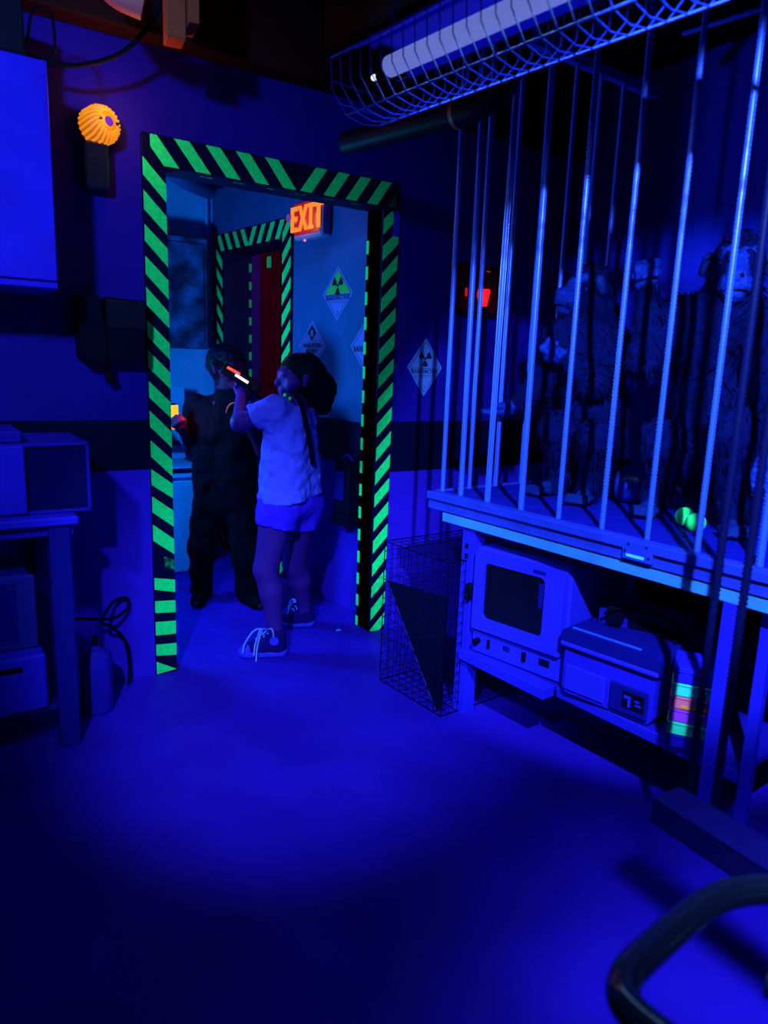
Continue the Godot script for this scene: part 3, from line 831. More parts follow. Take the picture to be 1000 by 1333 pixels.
	obj("front_plate", bx(Vector3(0.085, 0.065, 0.003), Vector3(0.15, 0.09, 0.006), 0.004), M.enamel, m)
	var cp := obj("control_panel", bx(Vector3(0.245, 0.065, 0.004), Vector3(0.13, 0.095, 0.01), 0.004), M.enamel_dark, m)
	obj("display_bezel", bx(Vector3(0.262, 0.068, 0.009), Vector3(0.075, 0.056, 0.006), 0.003), M.black, cp)
	for k in [[0.245, 0.078, 0.024, 0.01], [0.252, 0.06, 0.01, 0.024], [0.278, 0.074, 0.016, 0.006], [0.282, 0.062, 0.02, 0.006]]:
		obj("button", bx(Vector3(k[0], k[1], 0.0125), Vector3(k[2], k[3], 0.003), 0.0), M.enamel, cp)
	obj("lid_catch", bx(Vector3(0.03, 0.17, 0.004), Vector3(0.05, 0.012, 0.012), 0.003), M.black, m)
	# flat scanner and its lead on the lid
	var s := thing("flat_scanner", "flat grey scanner lying on the centrifuge lid", "scanner", kat(0.70, 0.5105, 0.16, 0.32))
	g = G.new(); g.prism(PackedVector2Array([Vector2(0, 0), Vector2(0.27, 0), Vector2(0.27, 0.03), Vector2(0.02, 0.055), Vector2(0, 0.05)]), -0.2, 0.0)
	obj("case", g, M.white_dim, s)
	obj("hinge_block", bx(Vector3(0.06, 0.045, 0.014), Vector3(0.05, 0.06, 0.03), 0.004), M.black, s)
	obj("front_slot", bx(Vector3(0.18, 0.022, 0.003), Vector3(0.16, 0.03, 0.008), 0.002), M.black, s)
	tag(obj("power_lead", tb(smooth([kp(0.74, 0.56, 0.13), kp(0.78, 0.585, 0.15), kp(0.84, 0.58, 0.22), kp(0.92, 0.557, 0.26), kp(0.955, 0.53, 0.25), kp(0.96, 0.517, 0.2)]), 0.005), M.rubber), "black lead curling over the flat scanner", "cord")
	# stack of coloured trays
	var tones := [["dark blue tray at the bottom of the colourful stack", M.white_dim], ["lower mint green tray in the colourful stack", mt(0.03, 0.62, 0.3, 0.5)], ["violet tray in the middle of the colourful stack", mt(0.42, 0.03, 0.55, 0.5)],
		["pink and orange tray in the colourful stack", mt(0.9, 0.11, 0.2, 0.5)], ["upper mint green tray in the colourful stack", mt(0.04, 0.6, 0.42, 0.5)], ["blue lidded tray on top of the colourful stack", M.white_paint]]
	for i in 6:
		var t := thing("tray", tones[i][0], "tray", kat(1.105, 0.2725 + 0.0402 * i, 0.12, 0.5), "coloured trays stacked on the shelf")
		g = G.new()
		var a := 0.078
		g.box(Vector3(0, 0.004, 0), Vector3(2 * a - 0.008, 0.008, 2 * a - 0.008), 0.002)
		for q in [[0, 1], [0, -1], [1, 0], [-1, 0]]: g.box(Vector3(q[0] * (a - 0.003), 0.02, q[1] * (a - 0.003)), Vector3(0.006 if q[0] else 2 * a, 0.036, 0.006 if q[1] else 2 * a), 0.001)
		obj("bin", g, tones[i][1], t)
		if i == 3: obj("front_label", bx(Vector3(0.01, 0.01, a + 0.001), Vector3(0.12, 0.008, 0.002), 0.0), mt(0.9, 0.25, 0.02, 0.5), t)
		g = G.new()
		for q in [[0, 1], [0, -1], [1, 0], [-1, 0]]: g.box(Vector3(q[0] * a, 0.0365, q[1] * a), Vector3(0.006 if q[0] else 2 * a + 0.006, 0.0065, 0.006 if q[1] else 2 * a + 0.006), 0.001)
		obj("rim", g, tones[i][1], t)
		if i == 5: obj("lid", bx(Vector3(0, 0.0425, 0), Vector3(2 * a, 0.005, 2 * a), 0.002), M.white_paint, t)

func oven_door(W: float) -> G:
	# frame round a window opening with rounded corners
	var g := G.new()
	var outer := rounded(Rect2(0.012, 0.105, W - 0.024, 0.305), 0.006, [0, 1, 2, 3])
	var inner := rounded(Rect2(W * 0.14, 0.155, W * 0.64, 0.215), 0.022, [0, 1, 2, 3])
	var n := inner.size()
	var cut := PackedVector2Array()
	for p in outer: cut.append(p)
	for r in Geometry2D.clip_polygons(rect_half(outer, true), inner): g.prism(r, -0.024, -0.004)
	for r in Geometry2D.clip_polygons(rect_half(outer, false), inner): g.prism(r, -0.024, -0.004)
	return g
func rect_half(p: PackedVector2Array, left: bool) -> PackedVector2Array:
	var b := Rect2(p[0], Vector2.ZERO)
	for q in p: b = b.expand(q)
	var m := b.position.x + b.size.x / 2
	var r := PackedVector2Array([Vector2(b.position.x - 1 if left else m, -1), Vector2(m if left else b.end.x + 1, -1), Vector2(m if left else b.end.x + 1, 2), Vector2(b.position.x - 1 if left else m, 2)])
	return Geometry2D.intersect_polygons(p, r)[0]
func rounded(r: Rect2, rad: float, which: Array) -> PackedVector2Array:
	# corners: 0 bottom left, 1 bottom right, 2 top right, 3 top left
	var c := [r.position, r.position + Vector2(r.size.x, 0), r.end, r.position + Vector2(0, r.size.y)]
	var s := [Vector2(1, 1), Vector2(-1, 1), Vector2(-1, -1), Vector2(1, -1)]
	var out := PackedVector2Array()
	for i in 4:
		if not i in which: out.append(c[i]); continue
		var m: Vector2 = c[i] + s[i] * rad
		for k in 6:
			var t := PI + i * PI / 2 + PI / 2 * k / 5.0
			out.append(m + Vector2(cos(t), sin(t)) * rad)
	return out

# ------------------------------------------------------------------ bench by the doorway
func build_left_side():
	var b := thing("lab_bench", "long white-topped lab bench with square legs against the wall", "bench", at(Vector3(-0.25, 0, -2.72)))
	var g := bx(Vector3(0, 0.805, 0), Vector3(1.41, 0.03, 0.46), 0.006)
	obj("bench_top", g, M.white_paint, b)
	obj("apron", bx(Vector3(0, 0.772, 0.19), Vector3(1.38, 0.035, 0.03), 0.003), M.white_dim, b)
	for x in [-0.65, 0.645]:
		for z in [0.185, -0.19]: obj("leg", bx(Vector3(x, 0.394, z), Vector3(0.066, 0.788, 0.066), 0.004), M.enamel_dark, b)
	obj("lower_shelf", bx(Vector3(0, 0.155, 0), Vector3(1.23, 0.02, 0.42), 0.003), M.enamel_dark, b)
	# instrument case
	var c := thing("instrument_case", "pale instrument case with a dark viewing panel on the bench", "instrument", at(Vector3(-0.05, 0.8205, -2.74)))
	g = G.new()
	g.box(Vector3(0, 0.006, 0), Vector3(1.12, 0.012, 0.36), 0.003); g.box(Vector3(0, 0.229, 0), Vector3(1.12, 0.012, 0.36), 0.003)
	g.box(Vector3(0.554, 0.118, 0), Vector3(0.012, 0.23, 0.36), 0.003); g.box(Vector3(-0.554, 0.118, 0), Vector3(0.012, 0.23, 0.36), 0.003)
	g.box(Vector3(0, 0.118, -0.174), Vector3(1.1, 0.23, 0.01), 0.0)
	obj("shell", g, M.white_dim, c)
	obj("door_panel", bx(Vector3(-0.1, 0.118, 0.186), Vector3(0.92, 0.222, 0.014), 0.004), M.white_paint, c)
	obj("viewing_panel", bx(Vector3(0.45, 0.118, 0.165), Vector3(0.195, 0.218, 0.01), 0.0), mt(0.002, 0.001, 0.06, 0.45), c)
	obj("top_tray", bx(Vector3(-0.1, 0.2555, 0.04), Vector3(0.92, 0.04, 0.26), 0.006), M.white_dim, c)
	# boxes on the lower shelf
	var s := thing("storage_box", "white storage box with a dark hand slot on the lower bench shelf", "box", at(Vector3(0.0, 0.1655, -2.66)))
	obj("carton", bx(Vector3(0, 0.098, 0), Vector3(0.66, 0.195, 0.34), 0.008), M.white_paint, s)
	obj("hand_slot", bx(Vector3(0.22, 0.155, 0.169), Vector3(0.075, 0.02, 0.004), 0.0), M.hole, s)
	s = thing("grey_monitor", "dim grey boxy monitor standing on the white storage box", "monitor", at(Vector3(0.02, 0.3615, -2.69)))
	obj("case", bx(Vector3(0, 0.13, -0.02), Vector3(0.58, 0.26, 0.28), 0.01), M.enamel_dark, s)
	obj("bezel", bx(Vector3(0, 0.13, 0.125), Vector3(0.6, 0.256, 0.014), 0.006), mt(0.012, 0.008, 0.19, 0.5), s)
	obj("front_glass", bx(Vector3(-0.02, 0.135, 0.1325), Vector3(0.52, 0.2, 0.002), 0.0), M.enamel_dark, s)
	# gas bottle and cord
	var t := thing("gas_cylinder", "stubby blue gas cylinder standing beside the bench leg", "cylinder", at(Vector3(0.535, 0, -2.74)))
	g = G.new(); g.lathe(Vector3.ZERO, [Vector2(0, 0), Vector2(0.052, 0), Vector2(0.058, 0.01), Vector2(0.058, 0.19), Vector2(0.05, 0.225), Vector2(0.03, 0.245), Vector2(0.018, 0.25), Vector2(0.018, 0.265), Vector2(0, 0.265)], 24)
	obj("tank", g, M.white_dim, t)
	obj("valve", cy(Vector3(0, 0.262, 0), Vector3(0, 0.3, 0), 0.012), M.black, t)
	tag(obj("looped_cord", tb(smooth([Vector3(0.42, 0.36, -2.8), Vector3(0.49, 0.365, -2.78), Vector3(0.56, 0.345, -2.8), Vector3(0.64, 0.315, -2.87), Vector3(0.70, 0.33, -2.92), Vector3(0.70, 0.37, -2.93), Vector3(0.64, 0.37, -2.9), Vector3(0.58, 0.325, -2.82), Vector3(0.62, 0.29, -2.83), Vector3(0.68, 0.2, -2.9), Vector3(0.70, 0.09, -2.92), Vector3(0.69, 0.008, -2.9)]), 0.0065), M.rubber), "black cord looping down behind the gas cylinder", "cord")
	tag(obj("paper_scrap", bx(Vector3(1.775, 0.0035, -3.04), Vector3(0.022, 0.005, 0.012), 0.0), M.lace), "tiny white scrap on the floor inside the doorway", "scrap")
	# wall cabinet
	var w := thing("wall_cabinet", "plain white wall cabinet hung above the lab bench", "cabinet", at(Vector3(-0.15, 1.55, -2.806)))
	obj("carcass", bx(Vector3(0, 0.34, -0.01), Vector3(1.21, 0.685, 0.29), 0.004), M.white_paint, w)
	for x in [-0.303, 0.303]:
		obj("door", bx(Vector3(x, 0.352, 0.146), Vector3(0.602, 0.655, 0.018), 0.003), M.white_paint, w)
	obj("bottom_rail", bx(Vector3(0, 0.01, 0.14), Vector3(1.21, 0.02, 0.024), 0.003), M.white_paint, w)
	# box and leads on the cabinet
	var k := thing("amplifier", "black amplifier box on top of the wall cabinet", "amplifier", at(Vector3(0.18, 2.236, -2.8)))
	obj("case", bx(Vector3(0, 0.085, 0), Vector3(0.44, 0.16, 0.24), 0.006), M.black_gloss, k)
	for x in [-0.15, 0.15]: obj("rubber_foot", cy(Vector3(x, 0, 0.08), Vector3(x, 0.006, 0.08), 0.014), M.rubber, k)
	for x in [-0.05, 0.06]: obj("dial", cy(Vector3(x, 0.08, 0.118), Vector3(x, 0.08, 0.132), 0.018), M.enamel_dark, k)
	tag(obj("speaker_lead", tb(smooth([Vector3(0.9, 2.72, -2.72), Vector3(0.83, 2.5, -2.74), Vector3(0.72, 2.36, -2.78), Vector3(0.58, 2.29, -2.8), Vector3(0.46, 2.275, -2.8), Vector3(0.42, 2.28, -2.8)]), 0.008), M.rubber), "thick black lead drooping from the ceiling to the cabinet top", "cord")
	tag(obj("loose_lead", tb(smooth([Vector3(0.415, 2.3, -2.74), Vector3(0.43, 2.38, -2.69), Vector3(0.47, 2.36, -2.64), Vector3(0.475, 2.26, -2.63), Vector3(0.46, 2.2425, -2.66)]), 0.005), M.rubber), "thin black lead hanging over the cabinet edge", "cord")

# ------------------------------------------------------------------ things on the walls
func build_wall_fittings():
	# amber beacon
	var b := thing("amber_beacon_lamp", "lit amber ribbed beacon lamp on a black wall bracket", "beacon", at(Vector3(0.648, 1.93, WALL_Z)))
	var g := bx(Vector3(0, 0.08, 0.03), Vector3(0.085, 0.16, 0.06), 0.008); g.box(Vector3(0, 0.17, 0.02), Vector3(0.05, 0.05, 0.04), 0.006)
	obj("bracket", g, M.black_gloss, b)
	var ax := Basis(Vector3.RIGHT, deg_to_rad(80)) 
	var lens := Transform3D(Basis(Vector3(0, 1, 0), 0.45) * ax, Vector3(0, 0.212, 0.0))
	g = G.new(lens)
	g.lathe(Vector3.ZERO, [Vector2(0, 0.0), Vector2(0.05, 0.0), Vector2(0.062, 0.008), Vector2(0.062, 0.06), Vector2(0.05, 0.085), Vector2(0.028, 0.094), Vector2(0.0, 0.094)], 32)
	obj("lamp_lens", g, glow(1.0, 0.22, 0.01, 0.42), b)
	g = G.new(lens)
	for i in 22:
		var t := TAU * i / 22
		g.tube([Vector3(cos(t) * 0.062, 0.01, sin(t) * 0.062), Vector3(cos(t + 0.1) * 0.063, 0.06, sin(t + 0.1) * 0.063), Vector3(cos(t + 0.25) * 0.051, 0.086, sin(t + 0.25) * 0.051), Vector3(cos(t + 0.4) * 0.034, 0.093, sin(t + 0.4) * 0.034)], 0.005, 6)
	obj("lamp_ribs", g, glow(1.0, 0.31, 0.012, 0.8), b)
	g = G.new(lens); g.cyl(Vector3(0, 0.09, 0), Vector3(0, 0.098, 0), 0.018, 0.016, 20)
	obj("lens_cap", g, M.white_paint, b)
	for s in [-1.0, 1.0]:
		g = G.new(lens); g.cyl(Vector3(0.035 * s, 0.088, 0), Vector3(0.035 * s, 0.097, 0), 0.006, 0.006, 10)
		obj("lens_screw", g, M.black, b)
	omni(Vector3(0.71, 2.2, WALL_Z + 0.16), 0.09, Color(1.0, 0.35, 0.06), 0.05)
	# black loudspeaker and its control box
	b = thing("wall_speaker", "black double speaker box on the wall left of the doorway", "speaker", at(Vector3(0.674, 1.33, WALL_Z)))
	g = G.new(); g.prism(PackedVector2Array([Vector2(-0.115, 0.0), Vector2(-0.03, -0.02), Vector2(-0.03, 0.1), Vector2(-0.045, 0.225), Vector2(-0.125, 0.225)]), 0.001, 0.1)
	obj("speaker_box", g, M.black, b)
	g = G.new(); g.prism(PackedVector2Array([Vector2(-0.028, 0.0), Vector2(0.115, 0.0), Vector2(0.12, 0.22), Vector2(-0.02, 0.225)]), 0.001, 0.09)
	obj("control_box", g, M.black, b)
	obj("box_lid", bx(Vector3(0.048, 0.165, 0.093), Vector3(0.14, 0.1, 0.008), 0.003), M.black_gloss, b)
	g = tb([Vector3(-0.02, 0.0, 0.04), Vector3(-0.015, -0.03, 0.045), Vector3(-0.012, -0.05, 0.045)], 0.007); g.sdf([[Vector3(-0.012, -0.055, 0.045), Vector3(-0.006, -0.075, 0.045), 0.016, 0.018]], 0.005, 0.003)
	obj("microphone", g, M.rubber, b)
	# alarm box glowing red
	b = thing("alarm_box", "black wall box with a red glowing lamp window behind the bars", "alarm", at(Vector3(2.5, 1.735, WALL_Z)))
	g = bx(Vector3(0, 0, 0.04), Vector3(0.32, 0.235, 0.08), 0.008)
	obj("housing", g, mt(0.02, 0.001, 0.004, 0.5), b)
	g = G.new(); g.prism(PackedVector2Array([Vector2(-0.065, -0.03), Vector2(-0.045, -0.085), Vector2(-0.005, -0.08), Vector2(0.012, -0.005), Vector2(0.005, 0.005), Vector2(-0.06, 0.003)]), 0.08, 0.092)
	obj("lamp_window", g, glow(1.0, 0.015, 0.01, 0.85), b)
	obj("lamp_side", bx(Vector3(-0.135, -0.02, 0.081), Vector3(0.014, 0.04, 0.004), 0.001), glow(1.0, 0.015, 0.01, 0.4), b)
	obj("lamp_slit", bx(Vector3(0.0, 0.09, 0.081), Vector3(0.025, 0.004, 0.004), 0.001), glow(1.0, 0.05, 0.03, 0.4), b)
	omni(Vector3(2.48, 1.7, WALL_Z + 0.13), 0.006, Color(1.0, 0.05, 0.03), 0.03)
	# hazard placards
	placard(at(Vector3(2.19, 1.343, WALL_Z + 0.0)), 0.108, 0.142, "trefoil", false, "faded radioactive diamond placard on the back wall beside the cage")
	placard(QT * at(Vector3(1.404, 1.713, 0)), 0.14, 0.142, "trefoil", true, "radioactive diamond placard with a green upper half on the corridor wall")
	placard(QT * at(Vector3(1.16, 1.44, 0)), 0.14, 0.142, "inhale", false, "inhalation hazard diamond placard on the corridor wall")
	placard(QT * at(Vector3(1.672, 1.44, 0)), 0.14, 0.142, "band", false, "hazard diamond placard half hidden by the doorway casing")
	# exit sign
	b = thing("exit_sign", "lit red exit sign with a white case on the corridor wall", "sign", QT * at(Vector3(1.195, 2.11, 0.0)))
	obj("sign_case", bx(Vector3(0, 0, 0.035), Vector3(0.28, 0.2, 0.07), 0.012), mt(0.22, 0.16, 0.34, 0.5), b)
	obj("sign_face", bx(Vector3(0, 0.005, 0.0715), Vector3(0.25, 0.165, 0.004), 0.0), glow(0.7, 0.02, 0.03, 0.16), b)
	var tx := lettering("EXIT", 0.165, 0.01, true)
	inst("sign_letters", tx, glow(1.0, 0.22, 0.015, 1.1), b, Transform3D(Basis.from_scale(Vector3(0.94, 1.1, 1)), Vector3(0.0, 0.003, 0.076)))
	for s in [-1.0, 1.0]:
		g = G.new(); g.prism(PackedVector2Array([Vector2(0.1 * s, 0.014), Vector2(0.122 * s, 0.0), Vector2(0.1 * s, -0.014)]), 0.072, 0.078)
		obj("sign_arrow", g, glow(1.0, 0.22, 0.015, 0.8), b)
	obj("test_lamp", cy(Vector3(-0.05, -0.1, 0.05), Vector3(-0.05, -0.11, 0.05), 0.007), glow(1.0, 0.3, 0.3, 0.9), b)
	g = cy(Vector3(-0.165, 0.02, 0), Vector3(-0.165, 0.02, 0.05), 0.012); g.cyl(Vector3(-0.165, 0.02, 0.05), Vector3(-0.165, 0.02, 0.09), 0.026, 0.022, 14)
	obj("lamp_head", g, mt(0.2, 0.12, 0.3, 0.5), b)
	omni(QT * Vector3(1.195, 2.1, 0.16), 0.03, Color(1.0, 0.16, 0.05), 0.06)
	# dark meter box low on the corridor wall
	b = thing("meter_box", "small dark meter box on the corridor wall by the doorway casing", "box", QT * at(Vector3(1.6, 0.49, 0.0)))
	obj("case", bx(Vector3(0, 0.2, 0.05), Vector3(0.14, 0.28, 0.09), 0.01), M.black, b)
	obj("cover", bx(Vector3(-0.01, 0.22, 0.098), Vector3(0.09, 0.16, 0.006), 0.002), M.enamel_dark, b)
	obj("base", bx(Vector3(0, 0.03, 0.05), Vector3(0.16, 0.06, 0.1), 0.004), M.black, b)
	g = tb(smooth([Vector3(-0.02, 0.34, 0.05), Vector3(-0.02, 0.37, 0.06), Vector3(0.02, 0.38, 0.06), Vector3(0.05, 0.35, 0.05)]), 0.008)
	obj("pipe_bend", g, M.enamel_dark, b)

func lettering(s: String, size: float, depth: float, bold := false) -> TextMesh:
	var t := TextMesh.new()
	var f := SystemFont.new(); f.font_names = PackedStringArray(["Droid Sans"])
	if bold: f.font_weight = 700
	t.font = f; t.text = s; t.font_size = 64; t.pixel_size = size / 64.0; t.depth = depth
	return t

func placard(x: Transform3D, hx: float, hy: float, kind: String, green: bool, label: String):
	var p := thing("hazard_placard", label, "sign", x, "diamond hazard placards")
	var dia := func(k: float) -> PackedVector2Array: return PackedVector2Array([Vector2(0, -hy * k), Vector2(hx * k, 0), Vector2(0, hy * k), Vector2(-hx * k, 0)])
	var g := G.new(); g.prism(dia.call(1.0), 0.001, 0.003)
	obj("plate", g, M.paper, p)
	# thin border line
	for i in 4:
		var q: PackedVector2Array = dia.call(0.87)
		var a: Vector2 = q[i]
		var b: Vector2 = q[(i + 1) % 4]
		g = G.new(); g.cyl(Vector3(a.x, a.y, 0.003), Vector3(b.x, b.y, 0.003), 0.0014, 0.0014, 5)
		obj("border_line", g, M.ink, p)
	if kind == "trefoil":
		if green:
			g = G.new(); g.prism(PackedVector2Array([Vector2(-hx * 0.84, 0), Vector2(hx * 0.84, 0), Vector2(0, hy * 0.84)]), 0.002, 0.0036)
			obj("upper_field", g, M.paper_green, p)
		g = G.new(); g.cyl(Vector3(0, hy * 0.3, 0.003), Vector3(0, hy * 0.3, 0.0045), hx * 0.065, hx * 0.065, 12)
		obj("trefoil_hub", g, M.ink, p)
		for i in 3:
			var pl := PackedVector2Array()
			var mid := -PI / 2 + i * TAU / 3
			for k in 7: pl.append(Vector2(0, hy * 0.3) + Vector2(cos(mid - 0.5 + k / 6.0), sin(mid - 0.5 + k / 6.0)) * hx * 0.36)
			for k in [0.5, -0.5]: pl.append(Vector2(0, hy * 0.3) + Vector2(cos(mid + k), sin(mid + k)) * hx * 0.1)
			g = G.new(); g.prism(pl, 0.003, 0.0045)
			obj("trefoil_blade", g, M.ink, p)
		obj("divider", bx(Vector3(0, -hy * 0.03, 0.0035), Vector3(hx * 1.6, 0.002, 0.001), 0.0), M.ink, p)
		inst("lettering", lettering("RADIOACTIVE", hx * 0.24, 0.001, true), M.ink, p, at(Vector3(0, -hy * 0.14, 0.0038)))
		for k in [0.27, 0.33]: obj("text_line", bx(Vector3(0, -hy * k, 0.0033), Vector3(hx * 1.05, 0.0015, 0.001), 0.0), M.ink, p)
		inst("lettering", lettering("7", hx * 0.22, 0.001), M.ink, p, at(Vector3(0, -hy * 0.7, 0.0038)))
	elif kind == "inhale":
		g = G.new(); g.prism(PackedVector2Array([Vector2(0, hy * 0.2), Vector2(hx * 0.32, hy * 0.5), Vector2(0, hy * 0.82), Vector2(-hx * 0.32, hy * 0.5)]), 0.002, 0.0036)
		obj("black_diamond", g, M.ink, p)
		g = G.new(); g.cyl(Vector3(0, hy * 0.53, 0.0035), Vector3(0, hy * 0.53, 0.0044), hx * 0.1, hx * 0.1, 14); g.box(Vector3(0, hy * 0.45, 0.004), Vector3(hx * 0.1, hy * 0.07, 0.001), 0.0)
		obj("skull", g, M.paper, p)
		for s in [-1.0, 1.0]:
			g = G.new(); g.cyl(Vector3(-hx * 0.17 * s, hy * 0.34, 0.0036), Vector3(hx * 0.17 * s, hy * 0.45, 0.0036), 0.0028, 0.0028, 6)
			obj("crossed_bone", g, M.paper, p)
		inst("lettering", lettering("INHALATION", hx * 0.22, 0.001, true), M.ink, p, at(Vector3(0, 0.002, 0.0038)))
		inst("lettering", lettering("HAZARD", hx * 0.22, 0.001, true), M.ink, p, at(Vector3(0, -hy * 0.2, 0.0038)))
	else:
		obj("divider", bx(Vector3(0, 0, 0.0035), Vector3(hx * 1.7, 0.002, 0.001), 0.0), M.ink, p)
		inst("lettering", lettering("RADIOACTIVE", hx * 0.24, 0.001, true), M.ink, p, at(Vector3(0, -hy * 0.12, 0.0038)))

# ------------------------------------------------------------------ overhead
func build_overhead():
	# timber plate along the wall top and joists
	var z := WALL_Z + 0.05
	struct("trim_3", bx(Vector3(0.7, 2.635, z), Vector3(5.0, 0.33, 0.1), 0.006), M.wood_dark, "dark timber plate along the top of the back wall")
	for q in [[-0.3, "above the lab bench"], [1.55, "above the caged light"], [2.2, "above the ape cage"]]:
		tag(obj("ceiling_joist", bx(Vector3(q[0], 2.68, -0.5), Vector3(0.05, 0.22, 4.7), 0.004), M.wood_dark), "dark timber ceiling joist " + q[1], "joist", "ceiling joists")
	var t := thing("timber_block", "short brown timber block hanging under the ceiling near the beacon", "timber", at(Vector3(0.84, 2.36, -2.6), -0.15))
	obj("post", bx(Vector3(0, 0.22, 0), Vector3(0.06, 0.44, 0.09), 0.003), M.wood_beacon_lit, t)
	obj("cleat", bx(Vector3(0.05, 0.24, 0.02), Vector3(0.035, 0.4, 0.12), 0.003), M.wood_beacon_lit, t)
	t = thing("ceiling_pipe", "pale pipe elbow under the ceiling beside the timber block", "pipe", at(Vector3(0.67, 2.425, -2.58)))
	obj("elbow", tb(smooth([Vector3(-0.1, 0.28, 0), Vector3(-0.08, 0.12, 0.0), Vector3(-0.03, 0.03, 0.0), Vector3(0.06, 0.0, 0.02)]), 0.042, 16), mt(0.45, 0.09, 0.11, 0.5), t)
	# black pipe behind the lamp
	t = thing("black_duct", "black round duct hanging below the ceiling near the caged light", "duct", Transform3D.IDENTITY)
	var g := G.new()
	g.tube([Vector3(1.47, 2.16, -2.56), Vector3(1.475, 2.16, -2.55), Vector3(1.585, 2.15, -1.95), Vector3(1.605, 2.17, -1.85), Vector3(1.615, 2.25, -1.8), Vector3(1.62, 2.8, -1.78)], 0.042, 16, false, [0.028, 0.042, 0.042, 0.042, 0.042, 0.042])
	obj("duct_pipe", g, M.black, t)
	for q in [Vector3(1.535, 2.16, -2.2)]: obj("hanger", cy(q, Vector3(q.x, 2.8, q.z), 0.004, -1.0, 6), M.black, t)
	obj("red_led_streak", cy(Vector3(1.575, 2.152, -2.02), Vector3(1.578, 2.152, -2.005), 0.047), mt(0.3, 0.03, 0.02, 0.4), t)  # red LED streak shown by plain red colour on the duct
	# caged black-light fixture
	var p0 := Vector3(1.15, 2.09, -1.83)
	var p1 := Vector3(1.27, 2.09, -0.69)
	var dir := (p1 - p0).normalized()
	var side := dir.cross(Vector3.UP).normalized()
	var fx := Transform3D(Basis(dir, Vector3.UP, side), p0)
	var L := (p1 - p0).length()
	var f := thing("caged_tube_light", "hanging black-light tube in a blue wire guard", "light", fx)
	g = G.new()
	g.quad(Vector3(0, 0.09, -0.035), Vector3(L, 0.09, -0.035), Vector3(L, 0.09, 0.035), Vector3(0, 0.09, 0.035))
	g.box(Vector3(L / 2, 0.1, 0), Vector3(L, 0.03, 0.07), 0.003)
	g.box(Vector3(L / 2, 0.075, 0.075), Vector3(L, 0.004, 0.1), 0.0, Basis(Vector3.RIGHT, 0.5)); g.box(Vector3(L / 2, 0.075, -0.075), Vector3(L, 0.004, 0.1), 0.0, Basis(Vector3.RIGHT, -0.5))
	obj("reflector_hood", g, M.reflector, f)
	obj("light_tube", cy(Vector3(0.05, 0.035, 0), Vector3(L - 0.05, 0.035, 0), 0.026, -1.0, 20), M.tube_white, f)
	for x in [0.03, L - 0.03]: obj("lamp_holder", bx(Vector3(x, 0.045, 0), Vector3(0.03, 0.08, 0.05), 0.005), M.black, f)
	g = G.new(); g.sdf([[Vector3(0.012, 0.012, 0.022), Vector3(0.012, 0.012, 0.023), 0.008, 0.008]], 0.003, 0.002)
	obj("indicator_light", g, glow(0.8, 0.85, 1.0, 1.6), f)
	# wire guard: bent hoops and long wires
	g = G.new()
	var hoop := func(x: float) -> Array: return [Vector3(x, 0.055, -0.115), Vector3(x, -0.02, -0.11), Vector3(x, -0.075, -0.06), Vector3(x, -0.085, 0.0), Vector3(x, -0.075, 0.06), Vector3(x, -0.02, 0.11), Vector3(x, 0.055, 0.115)]
	var n := 31
	for i in n: g.tube(hoop.call(-0.06 + (L + 0.12) * i / (n - 1)), 0.0017, 5)
	for x in [-0.06, L + 0.06]:
		for y in [0.0, -0.05]: g.tube([Vector3(x, y, -0.11 if y == 0.0 else -0.09), Vector3(x, y, 0.11 if y == 0.0 else 0.09)], 0.0017, 5)
	obj("wire_guard", g, M.wire, f)
	var long: Array = hoop.call(0.0)
	for q in [long[0], long[2], long[4], long[6]]: obj("long_wire", cy(Vector3(-0.06, q.y, q.z), Vector3(L + 0.06, q.y, q.z), 0.0024, -1.0, 6), M.steel, f)
	# chains
	for x in [0.06, L - 0.15]:
		g = G.new()
		var y := 0.115
		var k := 0
		while y < 0.69:
			var ring := []
			for i in 10:
				var a := TAU * i / 10
				var o := Vector3(cos(a) * 0.006, sin(a) * 0.012, 0)
				ring.append(Vector3(x, y + 0.012, 0) + (o if k % 2 == 0 else Vector3(0, o.y, o.x)))
			g.tube(ring, 0.0022, 5, true)
			y += 0.019; k += 1
		obj("chain", g, M.steel, f)
	area(fx * Vector3(L / 2, 0.005, 0), fx * Vector3(L / 2, -1.0, 0), dir, Vector2(0.05, L - 0.12), 0.5, UV)
	# conduit with a lit edge further right
	tag(obj("conduit", cy(Vector3(2.06, 2.36, -1.55), Vector3(2.3, 2.4, -0.6), 0.008, -1.0, 8), M.steel), "thin steel conduit under the ceiling over the cage", "conduit")
	# corridor: flexible ducts, wall cabinet, conduit, bench and bits
	for q in [[Vector3(1.1, 2.42, -3.4), Vector3(1.5, 2.36, -3.9), Vector3(1.8, 2.4, -4.4), "blue flexible duct under the corridor ceiling close to the near doorway"], [Vector3(1.15, 2.4, -4.0), Vector3(1.45, 2.38, -4.4), Vector3(1.75, 2.42, -4.8), "blue flexible duct above the stained corridor cabinet"]]:
		tag(obj("flexible_duct", tb(smooth([q[0], q[1], q[2]]), 0.06, 12), M.teal_wall), q[3], "duct", "flexible ducts in the corridor")
	var c := thing("corridor_cabinet", "stained metal wall cabinet at the end of the corridor", "cabinet", at(Vector3(1.3, 1.4, -4.88)))
	obj("case", bx(Vector3(0, 0.36, 0), Vector3(0.86, 0.7, 0.22), 0.006), M.stained, c)
	obj("door", bx(Vector3(0.1, 0.36, 0.115), Vector3(0.6, 0.62, 0.012), 0.003), M.stained, c)
	tag(obj("wall_conduit", cy(Vector3(1.8, 1.3, -4.975), Vector3(1.8, 2.45, -4.975), 0.014, -1.0, 10), M.teal_pale), "thin vertical steel conduit on the corridor end wall", "conduit")
